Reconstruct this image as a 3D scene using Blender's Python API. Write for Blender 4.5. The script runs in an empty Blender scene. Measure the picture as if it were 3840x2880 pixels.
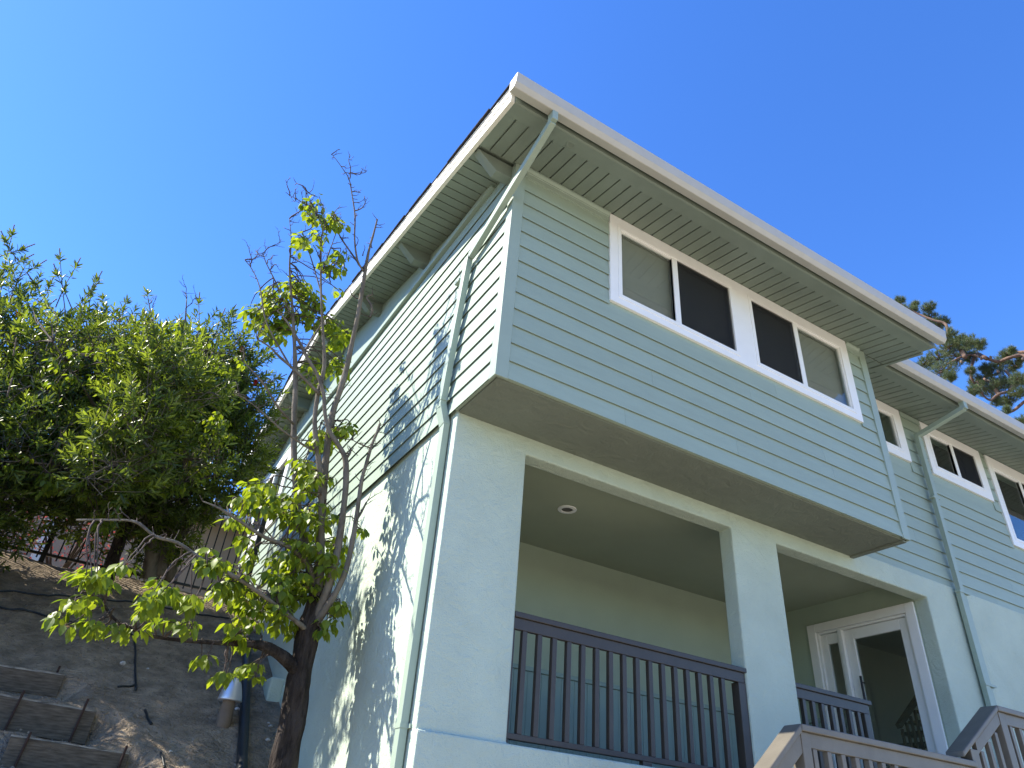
import bpy, bmesh, math, random
import numpy as np
from mathutils import Vector, Matrix

# ------------------------------------------------------------------ camera, sky, sun
SC = bpy.context.scene
COL = SC.collection
random.seed(7)
RNG = np.random.default_rng(11)

F_PX, CX, CY = 2674.59, 1920.0, 1440.0            # focal length and centre in 3840x2880 pixels
CR = np.array([[0.8511546802, -0.5200493057, 0.0713051890],
               [0.3396100430, 0.4419965865, -0.8302433596],
               [0.4002508326, 0.7308814796, 0.5528214303]])
CAM = np.array([0.0, 0.0, 1.6])
cam = bpy.data.cameras.new('camera')
cam.sensor_width = 36.0
cam.lens = 36.0 * F_PX / 3840.0
cam.clip_start = 0.05
cam.clip_end = 3000.0
camo = bpy.data.objects.new('camera', cam)
COL.objects.link(camo)
m = Matrix.Identity(4)
for i in range(3):
    m[i][0] = CR[0][i]; m[i][1] = -CR[1][i]; m[i][2] = -CR[2][i]; m[i][3] = CAM[i]
camo.matrix_world = m
SC.camera = camo

SUN = Vector((1.0, -0.47, -1.14)).normalized()    # the way the light travels
el = math.asin(-SUN.z)
az = math.atan2(-SUN.x, -SUN.y)
world = bpy.data.worlds.new('World')
SC.world = world
world.use_nodes = True
wn = world.node_tree
sky = wn.nodes.new('ShaderNodeTexSky')
sky.sky_type = 'NISHITA'
sky.sun_disc = False
sky.sun_elevation = el
sky.sun_rotation = az
sky.altitude = 0.0
sky.air_density = 1.0
sky.dust_density = 0.1
sky.ozone_density = 6.0
bg = wn.nodes['Background']
bg.inputs['Strength'].default_value = 0.15
hs = wn.nodes.new('ShaderNodeHueSaturation')
hs.inputs['Saturation'].default_value = 1.19
hs.inputs['Hue'].default_value = 0.511
hs.inputs['Value'].default_value = 1.0
wn.links.new(sky.outputs['Color'], hs.inputs['Color'])
wn.links.new(hs.outputs['Color'], bg.inputs['Color'])
sl = bpy.data.lights.new('sun', 'SUN')
sl.energy = 5.0
sl.angle = math.radians(0.53)
sl.color = (1.0, 0.93, 0.79)
so = bpy.data.objects.new('sun', sl)
COL.objects.link(so)
so.rotation_mode = 'QUATERNION'
so.rotation_quaternion = SUN.to_track_quat('-Z', 'Y')
so.location = (-20, 10, 25)
SC.view_settings.view_transform = 'Standard'
SC.view_settings.look = 'None'
SC.view_settings.exposure = 1.3
SC.view_settings.gamma = 1.0
SC.view_settings.use_curve_mapping = False
SC.cycles.max_bounces = 10
SC.cycles.diffuse_bounces = 6
SC.cycles.transparent_max_bounces = 24
SC.cycles.use_denoising = True

# ------------------------------------------------------------------ helpers
def ray(px, py):
    return CR.T @ np.array([(px - CX) / F_PX, (py - CY) / F_PX, 1.0])

def at(px, py, Y):
    d = ray(px, py)
    return Vector(d * (Y / d[1]) + CAM)

def hill(x, y):
    """height of the terrain"""
    if y < 3.6:
        z = 0.0
    elif y < 11.0:
        z = 0.595 * (y - 3.6)
    else:
        z = 4.403 + 0.02 * (y - 11.0)
    if x < -6 and y < 11:
        z = z * max(0.0, min(1.0, 1.0))
    return z

STEPS = [(7.08, 2.110, 0.66, 1.86), (7.62, 2.385, 0.37, 2.115), (8.10, 2.690, 0.05, 2.46)]   # y of the face, top, right end, foot

def terrain(x, y):
    z = hill(x, y)
    for i, (yf, zt, xr, zf) in enumerate(STEPS):
        w = max(0.0, min(1.0, (xr + 0.22 - x) / 0.22))
        if w <= 0: continue
        yp = STEPS[i - 1][0] + 0.10 if i else 6.62
        if yp < y < yf + 0.03:
            z = z + (min(z, zf) - z) * w
    return z

def on_hill(px, py, lift=0.0):
    d = ray(px, py)
    t0, t1 = 3.0, 30.0
    for _ in range(60):
        t = 0.5 * (t0 + t1)
        p = d * (t / d[1]) + CAM
        if p[2] - lift < hill(p[0], p[1]):
            t1 = t
        else:
            t0 = t
    # first crossing by marching
    y = 2.0
    while y < 40:
        p = d * (y / d[1]) + CAM
        if p[2] - lift <= terrain(p[0], p[1]):
            break
        y += 0.02
    return Vector(p)

def link(name, me, mats, parent=None):
    o = bpy.data.objects.new(name, me)
    if me is not None:
        for mt in (mats if isinstance(mats, (list, tuple)) else [mats]):
            if mt is not None and len(me.materials) < len(mats if isinstance(mats, (list, tuple)) else [mats]):
                me.materials.append(mt)
    COL.objects.link(o)
    if parent is not None:
        o.parent = parent
    return o

def tag(o, label, cat, group=None, kind=None):
    o['label'] = label
    if cat: o['category'] = cat
    if group: o['group'] = group
    if kind: o['kind'] = kind
    return o

def empty(name, loc=(0, 0, 0)):
    o = bpy.data.objects.new(name, None)
    o.location = loc
    o.empty_display_size = 0.1
    COL.objects.link(o)
    return o

class MB:
    """collects simple shapes into one mesh"""
    def __init__(s):
        s.v = []; s.f = []
    def box(s, a, b):
        n = len(s.v)
        x0, y0, z0 = a; x1, y1, z1 = b
        s.v += [(x0, y0, z0), (x1, y0, z0), (x1, y1, z0), (x0, y1, z0), (x0, y0, z1), (x1, y0, z1), (x1, y1, z1), (x0, y1, z1)]
        s.f += [tuple(n + i for i in q) for q in ((0, 3, 2, 1), (4, 5, 6, 7), (0, 1, 5, 4), (1, 2, 6, 5), (2, 3, 7, 6), (3, 0, 4, 7))]
        return s
    def hexa(s, bot, top):
        n = len(s.v)
        s.v += [tuple(p) for p in bot] + [tuple(p) for p in top]
        s.f += [tuple(n + i for i in q) for q in ((0, 3, 2, 1), (4, 5, 6, 7), (0, 1, 5, 4), (1, 2, 6, 5), (2, 3, 7, 6), (3, 0, 4, 7))]
        return s
    def prism(s, prof, axis, a, b):
        """profile of 2-D points swept along one axis from a to b"""
        n = len(s.v); k = len(prof)
        def pt(p, t):
            if axis == 0: return (t, p[0], p[1])
            if axis == 1: return (p[0], t, p[1])
            return (p[0], p[1], t)
        s.v += [pt(p, a) for p in prof] + [pt(p, b) for p in prof]
        s.f.append(tuple(n + i for i in reversed(range(k))))
        s.f.append(tuple(n + k + i for i in range(k)))
        for i in range(k):
            j = (i + 1) % k
            s.f.append((n + i, n + j, n + k + j, n + k + i))
        return s
    def bar(s, p, q, w, h, up=(0, 0, 1)):
        """rectangular bar from p to q, w sideways and h along up"""
        p = Vector(p); q = Vector(q)
        d = (q - p).normalized()
        side = d.cross(Vector(up)).normalized()
        u = side.cross(d).normalized()
        a = side * (w / 2); b = u * (h / 2)
        return s.hexa([p - a - b, p + a - b, q + a - b, q - a - b], [p - a + b, p + a + b, q + a + b, q - a + b])
    def tube(s, pts, rad, sides=8, cap=True):
        pts = [Vector(p) for p in pts]
        n0 = len(s.v)
        k = len(pts)
        if not isinstance(rad, (list, tuple)): rad = [rad] * k
        ref = None
        for i, p in enumerate(pts):
            d = (pts[min(i + 1, k - 1)] - pts[max(i - 1, 0)])
            if d.length < 1e-9: d = Vector((0, 0, 1))
            d.normalize()
            if ref is None:
                ref = d.orthogonal().normalized()
            ref = (ref - d * ref.dot(d))
            if ref.length < 1e-6: ref = d.orthogonal()
            ref.normalize()
            b = d.cross(ref)
            for j in range(sides):
                t = 2 * math.pi * j / sides
                s.v.append(tuple(p + (ref * math.cos(t) + b * math.sin(t)) * rad[i]))
        for i in range(k - 1):
            for j in range(sides):
                j2 = (j + 1) % sides
                s.f.append((n0 + i * sides + j, n0 + i * sides + j2, n0 + (i + 1) * sides + j2, n0 + (i + 1) * sides + j))
        if cap:
            s.f.append(tuple(n0 + j for j in reversed(range(sides))))
            s.f.append(tuple(n0 + (k - 1) * sides + j for j in range(sides)))
        return s
    def lathe(s, c, prof, sides=24, axis=2):
        n0 = len(s.v)
        for (r, z) in prof:
            for j in range(sides):
                t = 2 * math.pi * j / sides
                a, b = r * math.cos(t), r * math.sin(t)
                if axis == 2: s.v.append((c[0] + a, c[1] + b, c[2] + z))
                elif axis == 0: s.v.append((c[0] + z, c[1] + a, c[2] + b))
                else: s.v.append((c[0] + a, c[1] + z, c[2] + b))
        k = len(prof)
        for i in range(k - 1):
            for j in range(sides):
                j2 = (j + 1) % sides
                s.f.append((n0 + i * sides + j, n0 + i * sides + j2, n0 + (i + 1) * sides + j2, n0 + (i + 1) * sides + j))
        s.f.append(tuple(n0 + j for j in reversed(range(sides))))
        s.f.append(tuple(n0 + (k - 1) * sides + j for j in range(sides)))
        return s
    def build(s, name, mat, parent=None, bevel=0.0, smooth=False, origin=None):
        me = bpy.data.meshes.new(name)
        v = s.v
        if origin is not None:
            v = [(p[0] - origin[0], p[1] - origin[1], p[2] - origin[2]) for p in v]
        me.from_pydata(v, [], s.f)
        me.update()
        bm = bmesh.new(); bm.from_mesh(me)
        bmesh.ops.recalc_face_normals(bm, faces=bm.faces)
        bm.to_mesh(me); bm.free()
        if smooth:
            me.polygons.foreach_set('use_smooth', [True] * len(me.polygons))
        o = link(name, me, mat, parent)
        if origin is not None: o.location = origin
        if bevel:
            md = o.modifiers.new('bevel', 'BEVEL')
            md.width = bevel; md.segments = 2; md.limit_method = 'ANGLE'; md.angle_limit = math.radians(40)
        return o

def grid_solid(name, xs, ys, zs, filled, mat, parent, bevel=0.0):
    """one closed mesh made of the filled cells of a grid"""
    nx, ny, nz = len(xs) - 1, len(ys) - 1, len(zs) - 1
    F = np.zeros((nx + 2, ny + 2, nz + 2), bool)
    for i in range(nx):
        for j in range(ny):
            for k in range(nz):
                F[i + 1, j + 1, k + 1] = filled((xs[i] + xs[i + 1]) / 2, (ys[j] + ys[j + 1]) / 2, (zs[k] + zs[k + 1]) / 2)
    bm = bmesh.new(); V = {}
    def vert(i, j, k):
        if (i, j, k) not in V: V[(i, j, k)] = bm.verts.new((xs[i], ys[j], zs[k]))
        return V[(i, j, k)]
    for i in range(nx):
        for j in range(ny):
            for k in range(nz):
                if not F[i + 1, j + 1, k + 1]: continue
                for (di, dj, dk), q in (((-1, 0, 0), ((0, 0, 0), (0, 0, 1), (0, 1, 1), (0, 1, 0))), ((1, 0, 0), ((1, 0, 0), (1, 1, 0), (1, 1, 1), (1, 0, 1))),
                                        ((0, -1, 0), ((0, 0, 0), (1, 0, 0), (1, 0, 1), (0, 0, 1))), ((0, 1, 0), ((0, 1, 0), (0, 1, 1), (1, 1, 1), (1, 1, 0))),
                                        ((0, 0, -1), ((0, 0, 0), (0, 1, 0), (1, 1, 0), (1, 0, 0))), ((0, 0, 1), ((0, 0, 1), (1, 0, 1), (1, 1, 1), (0, 1, 1)))):
                    if F[i + 1 + di, j + 1 + dj, k + 1 + dk]: continue
                    bm.faces.new([vert(i + a, j + b, k + c) for a, b, c in q])
    bmesh.ops.dissolve_limit(bm, angle_limit=0.01, verts=bm.verts, edges=bm.edges)
    me = bpy.data.meshes.new(name); bm.to_mesh(me); bm.free()
    o = link(name, me, mat, parent)
    if bevel:
        md = o.modifiers.new('bevel', 'BEVEL'); md.width = bevel; md.segments = 2
        md.limit_method = 'ANGLE'; md.angle_limit = math.radians(40)
    return o

def np_mesh(name, verts, faces_flat, nper, mats, parent=None, attr=None, smooth=False):
    """fast mesh from arrays, all faces with nper corners"""
    me = bpy.data.meshes.new(name)
    nv, nf = len(verts), len(faces_flat) // nper
    me.vertices.add(nv); me.vertices.foreach_set('co', np.asarray(verts, np.float32).ravel())
    me.loops.add(nf * nper); me.loops.foreach_set('vertex_index', np.asarray(faces_flat, np.int32))
    me.polygons.add(nf)
    me.polygons.foreach_set('loop_start', np.arange(0, nf * nper, nper, dtype=np.int32))
    me.polygons.foreach_set('loop_total', np.full(nf, nper, np.int32))
    if smooth: me.polygons.foreach_set('use_smooth', np.ones(nf, bool))
    me.update(calc_edges=True); me.validate()
    if attr is not None:
        a = me.attributes.new('tint', 'FLOAT', 'POINT')
        a.data.foreach_set('value', np.asarray(attr, np.float32))
    return link(name, me, mats, parent)

# ------------------------------------------------------------------ materials
def mat_new(name):
    mt = bpy.data.materials.new(name); mt.use_nodes = True
    return mt, mt.node_tree.nodes, mt.node_tree.links

def paint(name, col, rough=0.55, var=0.06, scale=6.0, bump=0.0, bscale=60.0, stretch=(1, 1, 1), spec=0.35, dirt=None, coarse=None, detail=4.0, bdist=0.01, boardvar=0.0):
    mt, n, l = mat_new(name)
    b = n['Principled BSDF']
    b.inputs['Roughness'].default_value = rough
    b.inputs['Specular IOR Level'].default_value = spec
    tc = n.new('ShaderNodeTexCoord'); mp = n.new('ShaderNodeMapping'); mp.inputs['Scale'].default_value = stretch
    l.new(tc.outputs['Object'], mp.inputs['Vector'])
    nz = n.new('ShaderNodeTexNoise'); nz.inputs['Scale'].default_value = scale; nz.inputs['Detail'].default_value = detail
    l.new(mp.outputs['Vector'], nz.inputs['Vector'])
    rp = n.new('ShaderNodeMapRange'); rp.inputs[1].default_value = 0.25; rp.inputs[2].default_value = 0.75
    rp.inputs[3].default_value = 1.0 - var; rp.inputs[4].default_value = 1.0 + var
    l.new(nz.outputs['Fac'], rp.inputs[0])
    mx = n.new('ShaderNodeMix'); mx.data_type = 'RGBA'; mx.blend_type = 'MULTIPLY'; mx.inputs['Factor'].default_value = 1.0
    mx.inputs['A'].default_value = (*col, 1)
    l.new(rp.outputs[0], mx.inputs['B'])
    out = mx.outputs['Result']
    if boardvar:
        oi = n.new('ShaderNodeObjectInfo'); r3 = n.new('ShaderNodeMapRange'); r3.inputs[3].default_value = 1 - boardvar; r3.inputs[4].default_value = 1 + boardvar
        l.new(oi.outputs['Random'], r3.inputs[0])
        m3 = n.new('ShaderNodeMix'); m3.data_type = 'RGBA'; m3.blend_type = 'MULTIPLY'; m3.inputs['Factor'].default_value = 1.0
        l.new(out, m3.inputs['A']); l.new(r3.outputs[0], m3.inputs['B']); out = m3.outputs['Result']
    if dirt:
        n2 = n.new('ShaderNodeTexNoise'); n2.inputs['Scale'].default_value = dirt[1]; n2.inputs['Detail'].default_value = 6.0; n2.inputs['Roughness'].default_value = 0.65
        l.new(mp.outputs['Vector'], n2.inputs['Vector'])
        r2 = n.new('ShaderNodeMapRange'); r2.inputs[1].default_value = dirt[2]; r2.inputs[2].default_value = dirt[3]; r2.inputs[4].default_value = dirt[4]
        l.new(n2.outputs['Fac'], r2.inputs[0])
        m2 = n.new('ShaderNodeMix'); m2.data_type = 'RGBA'
        l.new(r2.outputs[0], m2.inputs['Factor']); l.new(out, m2.inputs['A']); m2.inputs['B'].default_value = (*dirt[0], 1)
        out = m2.outputs['Result']
    l.new(out, b.inputs['Base Color'])
    if bump:
        bn = n.new('ShaderNodeTexNoise'); bn.inputs['Scale'].default_value = bscale; bn.inputs['Detail'].default_value = 5.0; bn.inputs['Roughness'].default_value = 0.6
        l.new(mp.outputs['Vector'], bn.inputs['Vector'])
        hsrc = bn.outputs['Fac']
        if coarse:
            cn = n.new('ShaderNodeTexNoise'); cn.inputs['Scale'].default_value = coarse[0]; cn.inputs['Detail'].default_value = 3.0; cn.inputs['Distortion'].default_value = 1.2
            l.new(mp.outputs['Vector'], cn.inputs['Vector'])
            ad = n.new('ShaderNodeMath'); ad.operation = 'MULTIPLY_ADD'; ad.inputs[1].default_value = coarse[1]
            l.new(cn.outputs['Fac'], ad.inputs[0]); l.new(hsrc, ad.inputs[2]); hsrc = ad.outputs[0]
        bp = n.new('ShaderNodeBump'); bp.inputs['Strength'].default_value = bump; bp.inputs['Distance'].default_value = bdist
        l.new(hsrc, bp.inputs['Height']); l.new(bp.outputs['Normal'], b.inputs['Normal'])
    return mt

M = {}
M['siding'] = paint('sage_siding_paint', (0.290, 0.362, 0.296), 0.5, 0.05, 3.0, 0.06, 40, (1, 1, 6), boardvar=0.035, dirt=((0.27, 0.315, 0.255), 2.2, 0.62, 0.85, 0.35))
M['trim'] = paint('sage_trim_paint', (0.290, 0.362, 0.300), 0.45, 0.05, 4.0, 0.05, 50)
M['stucco'] = paint('pale_sage_stucco', (0.435, 0.512, 0.430), 0.85, 0.07, 2.5, 0.8, 90, spec=0.2, coarse=(9.0, 2.0), dirt=((0.35, 0.40, 0.33), 1.1, 0.60, 0.85, 0.35))
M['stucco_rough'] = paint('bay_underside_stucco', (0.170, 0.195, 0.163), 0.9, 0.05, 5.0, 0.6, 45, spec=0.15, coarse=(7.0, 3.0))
M['soffit'] = paint('shaded_sage_paint', (0.185, 0.225, 0.185), 0.55, 0.07, 4.0, 0.05, 40, boardvar=0.05, dirt=((0.14, 0.15, 0.12), 3.0, 0.66, 0.82, 0.4))  # same sage paint as the trim, darkened for the shade under the eaves
M['porch'] = paint('porch_plaster', (0.36, 0.43, 0.335), 0.85, 0.04, 3.0, 0.25, 60, spec=0.2)
M['ceil'] = paint('porch_ceiling_plaster', (0.33, 0.37, 0.275), 0.9, 0.05, 2.0, 0.2, 60, spec=0.15)
M['wains'] = paint('wainscot_paint', (0.25, 0.335, 0.295), 0.5, 0.05, 4.0, 0.03, 40)
M['cream'] = paint('cream_fascia_paint', (0.72, 0.70, 0.62), 0.45, 0.05, 5.0, 0.04, 60)
M['gutter'] = paint('grey_cream_gutter_paint', (0.44, 0.43, 0.38), 0.38, 0.04, 8.0, 0.03, 200)
M['white'] = paint('white_window_paint', (0.79, 0.80, 0.78), 0.4, 0.03, 6.0, 0.02, 60)
M['shingle'] = paint('dark_asphalt_shingle', (0.035, 0.033, 0.036), 0.95, 0.3, 40, 0.6, 200, spec=0.1)
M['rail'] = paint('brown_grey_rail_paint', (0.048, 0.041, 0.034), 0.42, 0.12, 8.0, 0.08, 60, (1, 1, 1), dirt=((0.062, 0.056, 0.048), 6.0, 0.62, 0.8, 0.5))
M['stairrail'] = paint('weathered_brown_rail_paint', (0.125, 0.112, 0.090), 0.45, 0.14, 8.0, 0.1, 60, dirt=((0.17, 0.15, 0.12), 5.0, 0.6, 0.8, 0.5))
M['dark'] = paint('dark_interior', (0.10, 0.10, 0.09), 0.9, 0.1)
M['room'] = paint('room_plaster', (0.62, 0.62, 0.56), 0.9, 0.03)
M['blind'] = paint('blind_slat', (0.36, 0.35, 0.325), 0.6, 0.05, 6.0)
M['wood'] = paint('stair_wood', (0.14, 0.085, 0.045), 0.5, 0.2, 10, 0.05, 60)
M['blackmetal'] = paint('black_iron', (0.012, 0.012, 0.013), 0.4, 0.1)
M['pipe'] = paint('black_plastic_pipe', (0.010, 0.014, 0.016), 0.45, 0.2, 12, 0.2, 60)
M['pvc'] = paint('white_pvc', (0.78, 0.78, 0.76), 0.35, 0.05, dirt=((0.5, 0.46, 0.38), 9.0, 0.55, 0.75, 0.5))
M['dirt'] = paint('hillside_soil', (0.29, 0.230, 0.165), 0.95, 0.35, 7.0, 1.0, 70, spec=0.1, dirt=((0.15, 0.118, 0.084), 3.4, 0.46, 0.68, 0.8), coarse=(16.0, 3.0), detail=9.0, bdist=0.02)
M['patio'] = paint('patio_concrete', (0.46, 0.40, 0.29), 0.9, 0.1, 1.5, 0.2, 40)
M['tie'] = paint('weathered_timber', (0.115, 0.094, 0.070), 0.9, 0.5, 9.0, 0.9, 30, (1, 7, 7), spec=0.15, dirt=((0.12, 0.10, 0.075), 3.5, 0.63, 0.75, 0.5))
M['tietop'] = paint('splintered_grey_lit_timber', (0.30, 0.27, 0.22), 0.9, 0.4, 12.0, 0.9, 40, (1, 8, 8), spec=0.15, dirt=((0.07, 0.06, 0.05), 5.0, 0.5, 0.62, 0.9))  # weathered top strip, paler also for dapple light put into its colour
M['rust'] = paint('rusty_rebar', (0.045, 0.025, 0.018), 0.9, 0.3, 60, 0.4, 200)
M['beige'] = paint('beige_neighbour_stucco', (0.40, 0.31, 0.235), 0.9, 0.06, 2.0, 0.4, 60)
M['nroof'] = paint('grey_neighbour_roof', (0.30, 0.31, 0.33), 0.9, 0.2, 30)
M['litter'] = paint('leaf_litter', (0.17, 0.14, 0.105), 0.9, 0.5, 20)
M['stone'] = paint('pale_stone', (0.42, 0.40, 0.37), 0.9, 0.2, 20, 0.5, 40)
M['lamp_body'] = paint('tan_lamp_post', (0.16, 0.125, 0.095), 0.8, 0.15, 12, 0.3, 60)

mt, n, l = mat_new('brushed_lamp_cap'); b = n['Principled BSDF']
b.inputs['Base Color'].default_value = (0.62, 0.62, 0.64, 1); b.inputs['Metallic'].default_value = 0.75; b.inputs['Roughness'].default_value = 0.42
M['cap'] = mt

def glass_mat(name, tint, refl):
    mt, n, l = mat_new(name)
    for x in list(n): n.remove(x)
    o = n.new('ShaderNodeOutputMaterial'); mix = n.new('ShaderNodeMixShader')
    tr = n.new('ShaderNodeBsdfTransparent'); tr.inputs['Color'].default_value = (*tint, 1)
    gl = n.new('ShaderNodeBsdfGlossy'); gl.inputs['Roughness'].default_value = 0.01
    fr = n.new('ShaderNodeLayerWeight'); fr.inputs['Blend'].default_value = 0.5
    pw = n.new('ShaderNodeMath'); pw.operation = 'POWER'; pw.inputs[1].default_value = 4.0
    l.new(fr.outputs['Facing'], pw.inputs[0])
    mm = n.new('ShaderNodeMath'); mm.operation = 'MULTIPLY_ADD'; mm.inputs[1].default_value = 0.9; mm.inputs[2].default_value = refl
    l.new(pw.outputs[0], mm.inputs[0]); l.new(mm.outputs[0], mix.inputs[0]); l.new(tr.outputs[0], mix.inputs[1]); l.new(gl.outputs[0], mix.inputs[2])
    l.new(mix.outputs[0], o.inputs['Surface'])
    return mt
M['glass'] = glass_mat('window_glass', (0.86, 0.90, 0.88), 0.05)

mt, n, l = mat_new('insect_screen')
for x in list(n): n.remove(x)
o_ = n.new('ShaderNodeOutputMaterial'); mix = n.new('ShaderNodeMixShader'); tr = n.new('ShaderNodeBsdfTransparent'); df = n.new('ShaderNodeBsdfDiffuse')
df.inputs['Color'].default_value = (0.03, 0.032, 0.035, 1); mix.inputs[0].default_value = 0.5
l.new(tr.outputs[0], mix.inputs[1]); l.new(df.outputs[0], mix.inputs[2]); l.new(mix.outputs[0], o_.inputs['Surface'])
M['screen'] = mt

def leaf_mat(name, c0, c1, trans=0.45, rough=0.45, tcol=None):
    mt, n, l = mat_new(name)
    for x in list(n): n.remove(x)
    o = n.new('ShaderNodeOutputMaterial')
    at_ = n.new('ShaderNodeAttribute'); at_.attribute_name = 'tint'
    oi = n.new('ShaderNodeObjectInfo')
    ad = n.new('ShaderNodeMath'); ad.operation = 'ADD'; ad.use_clamp = True
    l.new(at_.outputs['Fac'], ad.inputs[0])
    rm = n.new('ShaderNodeMath'); rm.operation = 'MULTIPLY'; rm.inputs[1].default_value = 0.15
    l.new(oi.outputs['Random'], rm.inputs[0]); l.new(rm.outputs[0], ad.inputs[1])
    cr = n.new('ShaderNodeMix'); cr.data_type = 'RGBA'; cr.inputs['A'].default_value = (*c0, 1); cr.inputs['B'].default_value = (*c1, 1)
    l.new(ad.outputs[0], cr.inputs['Factor'])
    pb = n.new('ShaderNodeBsdfPrincipled'); pb.inputs['Roughness'].default_value = rough; pb.inputs['Specular IOR Level'].default_value = 0.4
    l.new(cr.outputs['Result'], pb.inputs['Base Color'])
    tl = n.new('ShaderNodeBsdfTranslucent')
    tm = n.new('ShaderNodeMix'); tm.data_type = 'RGBA'; tm.blend_type = 'MULTIPLY'; tm.inputs['Factor'].default_value = 1.0
    l.new(cr.outputs['Result'], tm.inputs['A']); tm.inputs['B'].default_value = (*(tcol or (1.9, 1.8, 0.7)), 1)
    l.new(tm.outputs['Result'], tl.inputs['Color'])
    mx = n.new('ShaderNodeMixShader'); mx.inputs[0].default_value = trans
    l.new(pb.outputs[0], mx.inputs[1]); l.new(tl.outputs[0], mx.inputs[2]); l.new(mx.outputs[0], o.inputs['Surface'])
    return mt
M['pearleaf'] = leaf_mat('pear_leaf', (0.050, 0.100, 0.016), (0.21, 0.275, 0.032), 0.55, 0.42, (1.75, 1.6, 0.5))
M['bottleleaf'] = leaf_mat('bottlebrush_leaf', (0.024, 0.048, 0.012), (0.175, 0.230, 0.042), 0.42, 0.34)
M['needle'] = leaf_mat('pine_needle', (0.050, 0.085, 0.040), (0.13, 0.155, 0.060), 0.25, 0.5, (1.3, 1.3, 0.8))
M['redleaf'] = leaf_mat('red_maple_leaf', (0.11, 0.020, 0.022), (0.30, 0.085, 0.08), 0.5, 0.5, (1.5, 1.0, 0.9))
M['flower'] = leaf_mat('red_flower', (0.55, 0.02, 0.03), (0.70, 0.06, 0.08), 0.3, 0.6, (1.2, 1, 1))
M['seed'] = paint('brown_seed_spike', (0.15, 0.11, 0.085), 0.9, 0.3, 60)
M['stalk'] = paint('brown_flower_stalk', (0.20, 0.12, 0.05), 0.9, 0.3, 60)
M['bark'] = paint('grey_pear_bark', (0.145, 0.128, 0.105), 0.92, 0.4, 10.0, 1.0, 26, (1, 1, 0.35), spec=0.15, bdist=0.02, dirt=((0.055, 0.046, 0.038), 7.0, 0.52, 0.66, 0.75))
M['trunk'] = paint('dark_trunk_bark', (0.052, 0.042, 0.036), 0.92, 0.35, 14.0, 1.0, 34, (1, 1, 0.25), spec=0.15, bdist=0.05, dirt=((0.020, 0.016, 0.014), 11.0, 0.47, 0.58, 0.9))
M['twig'] = paint('dark_twig', (0.070, 0.052, 0.045), 0.9, 0.3, 30)
M['pinebark'] = paint('pine_bark', (0.13, 0.085, 0.065), 0.95, 0.4, 8.0, 1.0, 20)

# ------------------------------------------------------------------ the ground
xs = list(np.arange(-6, 3.0, 0.06)); xs = [-800, -300, -100, -40, -20, -12, -8] + xs + [4, 8, 16, 30, 60, 150, 400, 900]
ys = [-800, -200, -60, -20, -8, 0, 2.5, 3.2] + list(np.arange(3.6, 11.3, 0.045)) + [12, 14, 18, 25, 40, 90, 250, 1200]
from mathutils import noise as mnoise
GV = []
for y in ys:
    for x in xs:
        z = terrain(x, y)
        if -6 <= x <= 2.9 and 3.6 <= y <= 11.3:
            z += 0.05 * mnoise.noise((x * 1.1, y * 1.1, 0.0)) + 0.022 * mnoise.noise((x * 4.3, y * 4.3, 3.0)) + 0.010 * mnoise.noise((x * 13, y * 13, 7.0))
        if x > 2.4: z = min(z, 1.9) if y < 13.5 else z
        GV.append((x, y, z))
nx = len(xs)
GF = []
for j in range(len(ys) - 1):
    for i in range(nx - 1):
        GF += [j * nx + i, j * nx + i + 1, (j + 1) * nx + i + 1, (j + 1) * nx + i]
g = np_mesh('ground', GV, GF, 4, M['dirt'], smooth=True); g['kind'] = 'structure'
pt = MB().box((-3.5, -18, -0.05), (26, 3.3, 0.012)).build('patio', M['patio']); pt['kind'] = 'structure'

# ------------------------------------------------------------------ the house
T = 0.20
ROWS = [4.66] + [4.83 + 0.1783 * k for k in range(14)]
def sof(y):
    """height of the soffit at y"""
    return 7.09 + T * (y - 4.0) if y <= 9.3 else 7.09 + T * 5.3 - T * (y - 9.3)
house = empty('house', (2.07, 4.67, 0.0))
HO = Vector((2.07, 4.67, 0.0))
tag(house, 'pale sage green two-storey house with lap siding, overhanging bay and recessed porch', 'house')
class HB(MB):
    def build(s, name, mat, parent=None, **k):
        o = MB.build(s, name, mat, None, **k)
        o.parent = parent if parent is not None else house
        if o.parent == house: o.location = o.location - HO
        return o
def hsub(o, parent):
    o.parent = parent
    return o

# lower stucco walls
DY0, DY1, DZ = 4.93, 6.29, 4.385
def stucco_fill(x, y, z):
    op1 = 2.755 < x < 5.165 and 2.25 < z < 4.487
    op2 = 5.805 < x < 8.31 and 2.25 < z < 4.487
    if 4.67 < y < 4.84 and not op1 and not op2 and x > 2.07: return z < 4.74
    if 4.64 < y < 4.67: return z < 2.25
    if x < 2.25: return z < 4.70
    return False
o = grid_solid('stucco_wall', [2.07, 2.25, 2.755, 5.165, 5.805, 8.31, 16.0], [4.64, 4.67, 4.84, 13.3], [-0.3, 2.25, 4.487, 4.66, 4.70, 4.74],
               lambda x, y, z: stucco_fill(x, y, z) and not (z > 4.66 and y < 4.84 and False), M['stucco'], None, 0.014)
o.parent = house; o.location = -HO
# stepped footing block at the foot of the side wall
HB().box((1.93, 8.30, 1.9), (2.085, 9.42, 3.04)).build('footing_block', M['stucco'], bevel=0.02)

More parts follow.
